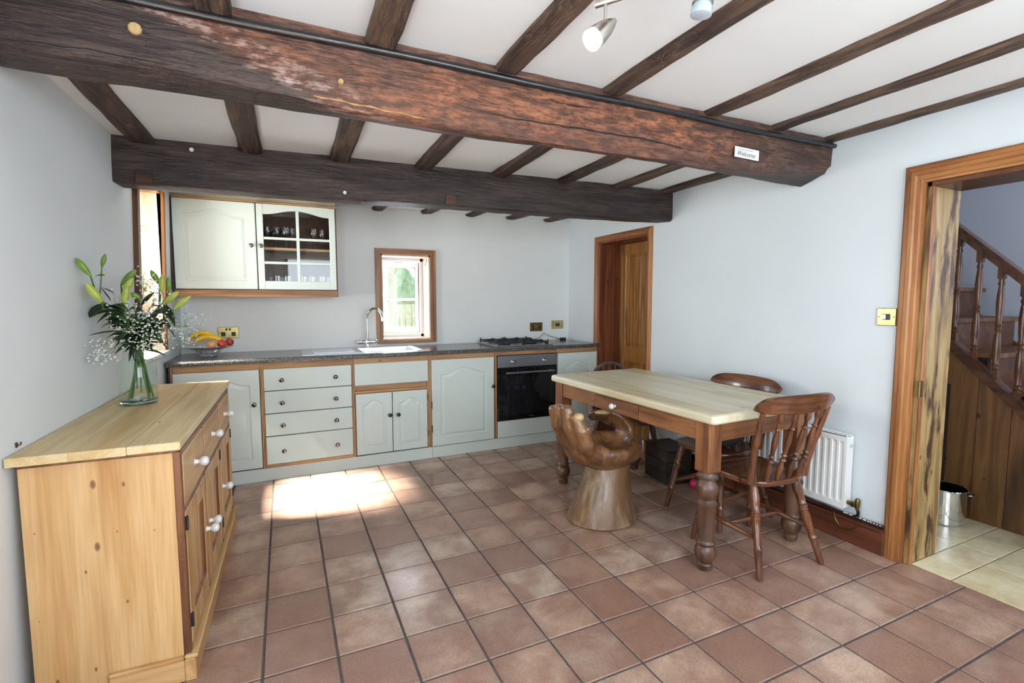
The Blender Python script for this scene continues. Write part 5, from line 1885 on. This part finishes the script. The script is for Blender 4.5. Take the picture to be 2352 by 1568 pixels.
def banana(label, c_, span, rise, yaw, z):
    t_ = thing('banana', label, 'banana', (c_[0], c_[1], z), yaw, 'bananas in the fruit bowl')
    pts, rr = [], []
    n = 18
    for i in range(n + 1):
        u = i / n
        a = PI * (0.12 + 0.76 * u)
        pts.append((-span * math.cos(a), 0.012 * math.sin(a * 2), rise * math.sin(a)))
        rr.append(0.019 * min(1, (0.22 + 3.2 * u) , (0.30 + 3.0 * (1 - u))))
    MB().tube(pts, rr, 8).build('skin', M['banana'], t_)
    MB().tube([pts[-1], (pts[-1][0] + 0.014, pts[-1][1], pts[-1][2] - 0.006), (pts[-1][0] + 0.024, pts[-1][1], pts[-1][2] - 0.006)], [0.006, 0.006, 0.007], 7).build('stalk', M['banana_tip'], t_)
    MB().sphere(pts[0], 0.0048, 8, 6).build('tip', M['banana_tip'], t_)


banana('plump yellow banana at the back of the fruit bowl', (BX - 0.030, BY + 0.020), 0.105, 0.092, math.radians(-6), 0.985)
banana('yellow banana lying in front of the other banana in the fruit bowl', (BX + 0.012, BY - 0.035), 0.100, 0.074, math.radians(4), 0.977)


def fruit(name, label, c_, r, mat):
    prof = [(r * math.sin(PI * i / 12) * (1 + 0.05 * math.cos(PI * i / 12)), r * (1 - 0.9 * math.cos(PI * i / 12)) - (0.2 * r if i == 12 else 0)) for i in range(13)]
    t_ = thing(name, label, name, c_)
    MB().lathe(prof, 18).build('skin', M[mat], t_)
    MB().tube([(0, 0, r * 1.62), (0.002, 0.001, r * 1.95), (0.005, 0.003, r * 2.1)], 0.0015, 6).build('stalk', M['banana_tip'], t_)


fruit('peach', 'orange-yellow peach at the front of the fruit bowl', (BX + 0.030, BY - 0.090, 0.966), 0.030, 'peach')
fruit('apple', 'red apple right of the peach in the fruit bowl', (BX + 0.093, BY - 0.052, 0.968), 0.032, 'apple')
fruit('nectarine', 'mottled red and orange nectarine at the right of the fruit bowl', (BX + 0.135, BY + 0.012, 0.976), 0.031, 'apple')

# ================================================================== STEEL PAN IN THE HALL
pn = thing('steel_pot', 'tall stainless steel stock pot on the pale hall floor', 'pot', (3.90, -0.335, 0.0))
MB().lathe([(0.098, 0.0), (0.104, 0.006), (0.104, 0.20), (0.108, 0.204), (0.106, 0.207), (0.1015, 0.204), (0.1015, 0.008), (0.0, 0.008)], 36).build('body', M['chrome'], pn)
for a in (-0.9, PI - 0.9):
    c_, s_ = math.cos(a), math.sin(a)
    q = []
    for i in range(9):
        b = -0.38 + 0.76 * i / 8
        rr = 0.104 + 0.034 * math.cos(b / 0.38 * PI / 2) ** 0.5
        q.append((rr * math.cos(a + b), rr * math.sin(a + b), 0.178))
    MB().tube(q, 0.005, 8).build('handle', M['chrome'], pn)

# ================================================================== STAIRCASE
PX = 4.06
stc = thing('staircase', 'dark stained staircase with turned balusters and boarded side in the hall', 'staircase')


def zs(y): return 1.055 + 1.03 * (y + 0.264)


def zr(y): return 1.800 + 1.0 * (y + 0.203)


yl = [-1.22, -1.02, -0.86, -0.70, -0.548, -0.396, -0.238, -0.05, 0.14, 0.33, 0.52]
for a, b in zip(yl, yl[1:]):
    MB().prism([(a + 0.0015, 0.0), (b - 0.0015, 0.0), (b - 0.0015, zs(b) - 0.045), (a + 0.0015, max(0.01, zs(a) - 0.045))], 'x', PX, PX + 0.018).build('plank', M['stair_plank'], stc)
MB().box(PX - 0.012, PX - 0.001, -0.262, -0.06, 0.0, 0.80).build('dark_board', plain('near_black_strip', srgb(40, 32, 28), 0.6), stc)  # thin near-black strip in front of the planks
MB().prism([(-1.25, zs(-1.25) - 0.06), (0.55, zs(0.55) - 0.06), (0.55, zs(0.55)), (-1.25, zs(-1.25))], 'x', PX - 0.014, PX + 0.045).build('string', M['dark_y'], stc)
MB().prism([(-1.25, zs(-1.25)), (0.55, zs(0.55)), (0.55, zs(0.55) + 0.012), (-1.25, zs(-1.25) + 0.012)], 'x', PX - 0.022, PX + 0.05).build('string_cap', M['dark_y'], stc)
MB().prism([(-1.25, zr(-1.25) - 0.062), (0.55, zr(0.55) - 0.062), (0.55, zr(0.55)), (-1.25, zr(-1.25))], 'x', PX - 0.012, PX + 0.040).build('handrail', M['baluster'], stc)
MB().prism([(-1.25, zr(-1.25) - 0.02), (0.55, zr(0.55) - 0.02), (0.55, zr(0.55) + 0.006), (-1.25, zr(-1.25) + 0.006)], 'x', PX - 0.022, PX + 0.050).build('handrail_cap', M['baluster'], stc)
BAL = [(0.014, 0.0), (0.014, 0.06), (0.011, 0.07), (0.017, 0.09), (0.011, 0.11), (0.017, 0.125), (0.012, 0.15), (0.018, 0.22), (0.019, 0.30), (0.014, 0.40), (0.011, 0.43), (0.017, 0.45), (0.012, 0.47), (0.018, 0.49), (0.012, 0.52), (0.016, 0.60), (0.018, 0.70), (0.014, 0.80), (0.011, 0.84), (0.016, 0.86), (0.011, 0.89), (0.014, 0.91), (0.014, 1.0)]
for k in range(-7, 9):
    y = -0.254 - 0.101 * k
    z0, z1 = zs(y) + 0.005, zr(y) - 0.055
    mb = MB().turned((0, 0, 0), (0, 0, z1 - z0), BAL, 12)
    mb.box(-0.0155, 0.0155, -0.0155, 0.0155, -0.03, 0.04, 0.001)
    mb.box(-0.0155, 0.0155, -0.0155, 0.0155, z1 - z0 - 0.06, z1 - z0 + 0.02, 0.001)
    mb.build('baluster', M['baluster'], stc, (PX + 0.014, y, z0))
y, k = -1.20, 0
z = 0.0
while y < 0.5:
    z += 0.2
    MB().box(PX + 0.046, 4.918, y - 0.03, y + 0.205, z - 0.03, z, 0.004).build('tread', M['stair_plank'], stc)
    MB().box(PX + 0.046, 4.918, y, y + 0.015, z - 0.2, z - 0.03).build('riser', M['dark_y'], stc)
    y += 0.194
np_ = MB().box(PX - 0.03, PX + 0.055, -1.335, -1.25, 0.0, 1.0, 0.004)
np_.sphere((PX + 0.0125, -1.2925, 1.04), 0.05, 16, 10)
np_.build('newel_post', M['baluster'], stc)

# ================================================================== LILIES IN A GLASS VASE
VX, VY, VZ = -0.252, 0.905, SH + 0.0285
vs_ = thing('glass_vase', 'big clear greenish glass jar vase standing on the sideboard', 'vase', (VX, VY, VZ))
MB().lathe([(0.0705, 0.014), (0.072, 0.03), (0.0725, 0.165), (0.069, 0.185), (0.057, 0.198), (0.051, 0.205), (0.050, 0.272), (0.054, 0.280), (0.051, 0.284), (0.049, 0.281)], 36, cap=False).build('jar', M['vase_glass'], vs_)
MB().lathe([(0.060, 0.0), (0.069, 0.004), (0.071, 0.014), (0.066, 0.017), (0.0, 0.012)], 36).build('base', M['vase_base'], vs_)

random.seed(21)
VO = Vector((VX, VY, VZ))
MOUTH = VO + Vector((0, 0, 0.27))


def stem_to(tip, foot=None, lean=0.03):
    foot = foot or (VO + Vector((random.uniform(-0.05, 0.05), random.uniform(-0.045, 0.045), 0.02)))
    m_ = MOUTH + Vector((random.uniform(-0.03, 0.03), random.uniform(-0.03, 0.03), 0.0))
    tip = Vector(tip)
    pts = []
    for i in range(15):
        u = i / 14
        if u < 0.4:
            p = foot.lerp(m_, u / 0.4)
        else:
            w = (u - 0.4) / 0.6
            c1 = m_ + (m_ - foot) * 0.45
            p = m_ * (1 - w) ** 2 + c1 * 2 * w * (1 - w) + tip * w * w
        pts.append(p)
    return pts


def leaf(base, d, length, width, droop, mat, parent, face=None):
    base, d = Vector(base), Vector(d).normalized()
    side = d.cross(Vector((0, 0, 1)))
    if side.length < 0.1:
        side = Vector((1, 0, 0))
    side.normalize()
    if face is not None:
        side = (side * math.cos(face) + d.cross(side) * math.sin(face)).normalized()
    nrm = side.cross(d)
    vs, fs = [], []
    n = 9
    for i in range(n + 1):
        u = i / n
        w = width * (math.sin(PI * min(1, u * 0.92 + 0.06)) ** 0.9) * (1 - 0.25 * u)
        c_ = base + d * length * u + Vector((0, 0, -droop * u * u * length))
        for s_, f_ in ((-1, 0.0), (0, -0.22), (1, 0.0)):
            vs.append(c_ + side * w * s_ - nrm * w * f_ * (-1))
    for i in range(n):
        for k in range(2):
            fs.append((i * 3 + k, i * 3 + k + 1, (i + 1) * 3 + k + 1, (i + 1) * 3 + k))
    m2 = MB()
    m2.add(vs, fs, True)
    lo_ = m2.build('leaf', M[mat], parent)
    so_ = lo_.modifiers.new('thick', 'SOLIDIFY')
    so_.thickness = 0.0012


def bud(base, tip, r, mat, parent):
    base, tip = Vector(base), Vector(tip)
    L = (tip - base).length
    prof = [(0.004, 0), (r * 0.55, 0.10), (r * 0.85, 0.28), (r, 0.5), (r * 0.92, 0.68), (r * 0.66, 0.84), (r * 0.36, 0.95), (0.002, 1.0)]
    seg = 18
    vs, fs = [], []
    q = Vector((0, 0, 1)).rotation_difference((tip - base).normalized()).to_matrix()
    for rad, h in prof:
        for k in range(seg):
            a = 2 * PI * k / seg
            rr = rad * (1 - 0.12 * (0.5 + 0.5 * math.cos(3 * a)) ** 6)
            vs.append(base + q @ Vector((rr * math.cos(a), rr * math.sin(a), h * L)))
    for i in range(len(prof) - 1):
        for k in range(seg):
            fs.append((i * seg + k, i * seg + (k + 1) % seg, (i + 1) * seg + (k + 1) % seg, (i + 1) * seg + k))
    mb = MB()
    mb.add(vs, fs, True)
    mb.build('bud', M[mat], parent)


G_ = 'lily stems in the glass vase'
LILY = [  # label, buds (base, tip, radius, material), top node of the stem - all in room coordinates
    ('lily stem with two long green buds, the tallest on the left of the bouquet', [((-0.3284, 0.6600, 1.4089), (-0.3672, 0.6500, 1.4785), 0.0125, 'bud_green'), ((-0.3117, 0.7400, 1.4523), (-0.2948, 0.7300, 1.5036), 0.0095, 'bud_green')], (-0.3279, 0.7400, 1.3126)),
    ('lily stem with a fat yellow-green bud low on the left', [((-0.3037, 0.6800, 1.3054), (-0.3477, 0.6700, 1.3815), 0.0165, 'bud')], (-0.3079, 0.7200, 1.2678)),
    ('lily stem with pale buds at the middle of the bouquet', [((-0.2907, 0.9000, 1.3807), (-0.2312, 0.8900, 1.4508), 0.015, 'bud_green'), ((-0.2703, 0.8400, 1.3470), (-0.2307, 0.8300, 1.4114), 0.014, 'bud'), ((-0.2570, 0.7800, 1.2979), (-0.2389, 0.7700, 1.3681), 0.0155, 'bud'), ((-0.2155, 0.8600, 1.3207), (-0.2464, 0.8500, 1.3473), 0.013, 'bud_green')], (-0.2768, 0.8600, 1.2555)),
    ('lily stem with three upright green buds behind the middle', [((-0.1682, 1.0000, 1.3915), (-0.1969, 0.9900, 1.4556), 0.013, 'bud_green'), ((-0.1559, 0.9600, 1.3498), (-0.1448, 0.9500, 1.4345), 0.013, 'bud'), ((-0.1322, 1.0000, 1.3548), (-0.1305, 0.9900, 1.4246), 0.012, 'bud_green')], (-0.1696, 0.9700, 1.2826)),
    ('lily stem with two pale buds leaning out to the right', [((-0.1428, 0.9300, 1.2970), (-0.0807, 0.9200, 1.3557), 0.015, 'bud'), ((-0.1017, 0.9000, 1.2728), (-0.0310, 0.8900, 1.3332), 0.015, 'bud')], (-0.1444, 0.9100, 1.2228)),
]
for label, buds, node in LILY:
    t_ = thing('lily_stem', label, 'lily', tuple(VO), 0, G_)
    nd = Vector(node)
    pts = [p - VO for p in stem_to(nd)]
    MB().tube(pts, 0.0042, 7).build('stem', M['stem'], t_)
    for (b_, e_, r, m_) in buds:
        pb, pe = Vector(b_), Vector(e_)
        bud(pb - VO, pe - VO, r, m_, t_)
        mid = nd.lerp(pb, 0.5) + Vector((0, 0, -0.008))
        MB().tube([nd - VO, mid - VO, pb - VO], 0.003, 6).build('stem', M['stem'], t_)
    for k in range(26):
        u = 0.42 + 0.55 * random.random()
        i = min(int(u * 14), 13)
        p = pts[i]
        a = random.uniform(0, 2 * PI)
        d = Vector((math.cos(a), math.sin(a) * 0.9, random.uniform(-0.15, 0.45)))
        leaf(p, d, random.uniform(0.06, 0.115), random.uniform(0.014, 0.026), random.uniform(0.1, 0.7), random.choice(('leaf', 'leaf_dark', 'leaf_dark')), t_, random.uniform(-0.7, 0.7))
# the longer drooping leaves that shape the outline
t_ = thing('lily_stem', 'lily stem carrying the long drooping dark leaves round the rim of the bouquet', 'lily', tuple(VO), 0, G_)
pts = [p - VO for p in stem_to((-0.2265, 0.8800, 1.2545))]
MB().tube(pts, 0.0045, 7).build('stem', M['stem'], t_)
for (b_, e_, w, dr_) in (
        ((-0.2760, 0.7200, 1.2729), (-0.3530, 0.7000, 1.2457), 0.018, 0.5),
        ((-0.2669, 0.7600, 1.2723), (-0.3417, 0.7400, 1.2192), 0.02, 0.6),
        ((-0.2472, 0.7200, 1.1853), (-0.3585, 0.7000, 1.1716), 0.01, 0.25),
        ((-0.2503, 0.7600, 1.1647), (-0.3266, 0.7400, 1.1282), 0.008, 0.2),
        ((-0.1847, 0.8600, 1.2056), (-0.1246, 0.8400, 1.0966), 0.012, 0.1),
        ((-0.1341, 0.8600, 1.2441), (-0.0909, 0.8400, 1.1450), 0.017, 0.1),
        ((-0.1308, 0.9000, 1.2931), (-0.0954, 0.8800, 1.1929), 0.015, 0.2),
        ((-0.1997, 0.8200, 1.2172), (-0.1380, 0.8000, 1.2648), 0.017, 0.1),
        ((-0.2468, 0.8200, 1.2085), (-0.3051, 0.8000, 1.1076), 0.01, 0.0),
        ((-0.2122, 0.8600, 1.2936), (-0.1574, 0.8400, 1.3516), 0.012, 0.3),
        ((-0.2942, 0.7600, 1.3127), (-0.3193, 0.7400, 1.3664), 0.01, 0.2),
        ((-0.3123, 0.8800, 1.3474), (-0.3453, 0.8600, 1.3694), 0.01, 0.2),
        ((-0.3050, 0.7400, 1.4167), (-0.3311, 0.7200, 1.4117), 0.006, 0.5),
        ((-0.2283, 0.8000, 1.1805), (-0.1610, 0.7800, 1.1989), 0.016, 0.2),
        ((-0.2483, 0.8000, 1.2377), (-0.1916, 0.7800, 1.2091), 0.016, 0.2),
        ((-0.1683, 0.8400, 1.2935), (-0.1044, 0.8200, 1.2700), 0.014, 0.3),
        ((-0.2428, 0.8200, 1.2844), (-0.1930, 0.8000, 1.2654), 0.013, 0.2),
):
    pb, pe = Vector(b_), Vector(e_)
    d = pe - pb + Vector((0, 0, dr_ * (pe - pb).length))
    leaf(pb - VO, d, d.length, w * 1.25, dr_ * (pe - pb).length / d.length, random.choice(('leaf', 'leaf_dark')), t_, random.uniform(-0.5, 0.5))

# leaves and cut stalks crowded in the neck of the jar
for k in range(9):
    a = random.uniform(0, 2 * PI)
    b_ = MOUTH + Vector((0.012 * math.cos(a), 0.012 * math.sin(a), random.uniform(-0.02, 0.03))) - VO
    leaf(b_, (0.25 * math.cos(a), 0.25 * math.sin(a), -1), random.uniform(0.06, 0.09), random.uniform(0.010, 0.015), 0.0, random.choice(('leaf', 'leaf_dark')), t_, random.uniform(-0.5, 0.5))
for k in range(5):
    a = random.uniform(0, 2 * PI)
    f_ = Vector((0.045 * math.cos(a), 0.045 * math.sin(a), random.uniform(0.02, 0.08)))
    MB().tube([f_, f_.lerp(MOUTH - VO, 0.5) + Vector((random.uniform(-0.01, 0.01), 0, 0)), MOUTH - VO + Vector((0, 0, 0.03))], 0.0032, 6).build('stem', M['stem'], t_)

# gypsophila: hundreds of specks, nobody could count them
gy = MB()
gs = MB()
random.seed(9)
CL = [  # centre, number of specks, radius
    ((-0.2183, 0.9500, 1.3931), 40, 0.0637),
    ((-0.1874, 0.9000, 1.3130), 34, 0.0735),
    ((-0.2397, 0.8000, 1.2564), 32, 0.0735),
    ((-0.2639, 0.8000, 1.2285), 30, 0.0637),
    ((-0.1702, 0.8400, 1.2547), 30, 0.0637),
    ((-0.2426, 0.8000, 1.1998), 26, 0.0588),
    ((-0.1900, 0.8000, 1.1700), 28, 0.0588),
    ((-0.1500, 0.8400, 1.1763), 30, 0.0588),
    ((-0.0707, 0.9800, 1.2192), 40, 0.0980),
    ((-0.0829, 0.9800, 1.1460), 30, 0.0686),
    ((-0.3158, 0.7200, 1.1239), 22, 0.0539),
    ((-0.3321, 0.7200, 1.0885), 16, 0.0392),
    ((-0.2002, 0.8000, 1.1224), 24, 0.0441),
    ((-0.2997, 0.8600, 1.3167), 18, 0.0392),
]
for (c_, n, rw) in CL:
    pc = Vector(c_)
    for k in range(int(n * 1.6)):
        off_ = Vector((random.gauss(0, 0.5), random.gauss(0, 0.5), random.gauss(0, 0.5))) * rw
        p = pc + off_
        r = random.uniform(0.003, 0.0052)
        gy.sphere(p - VO, r, 6, 4, (1, 1, 0.75))
        if k % 3 == 0:
            gs.tube([pc - VO + Vector((0, 0, -0.03)), (pc + off_ * 0.6 + Vector((0, 0, -0.01))) - VO, p - VO], 0.0006, 3)
    gs.tube([MOUTH - VO, (MOUTH.lerp(pc, 0.5) + Vector((0, 0, 0.01))) - VO, pc - VO + Vector((0, 0, -0.03))], 0.0012, 4)
gp = thing('gypsophila', 'clouds of tiny white gypsophila flowers among the lilies', 'flowers', tuple(VO))
gp['kind'] = 'stuff'
gy.build('blossom', M['gyp'], gp)['kind'] = 'stuff'
gs.build('stalks', M['gyp_stem'], gp)['kind'] = 'stuff'
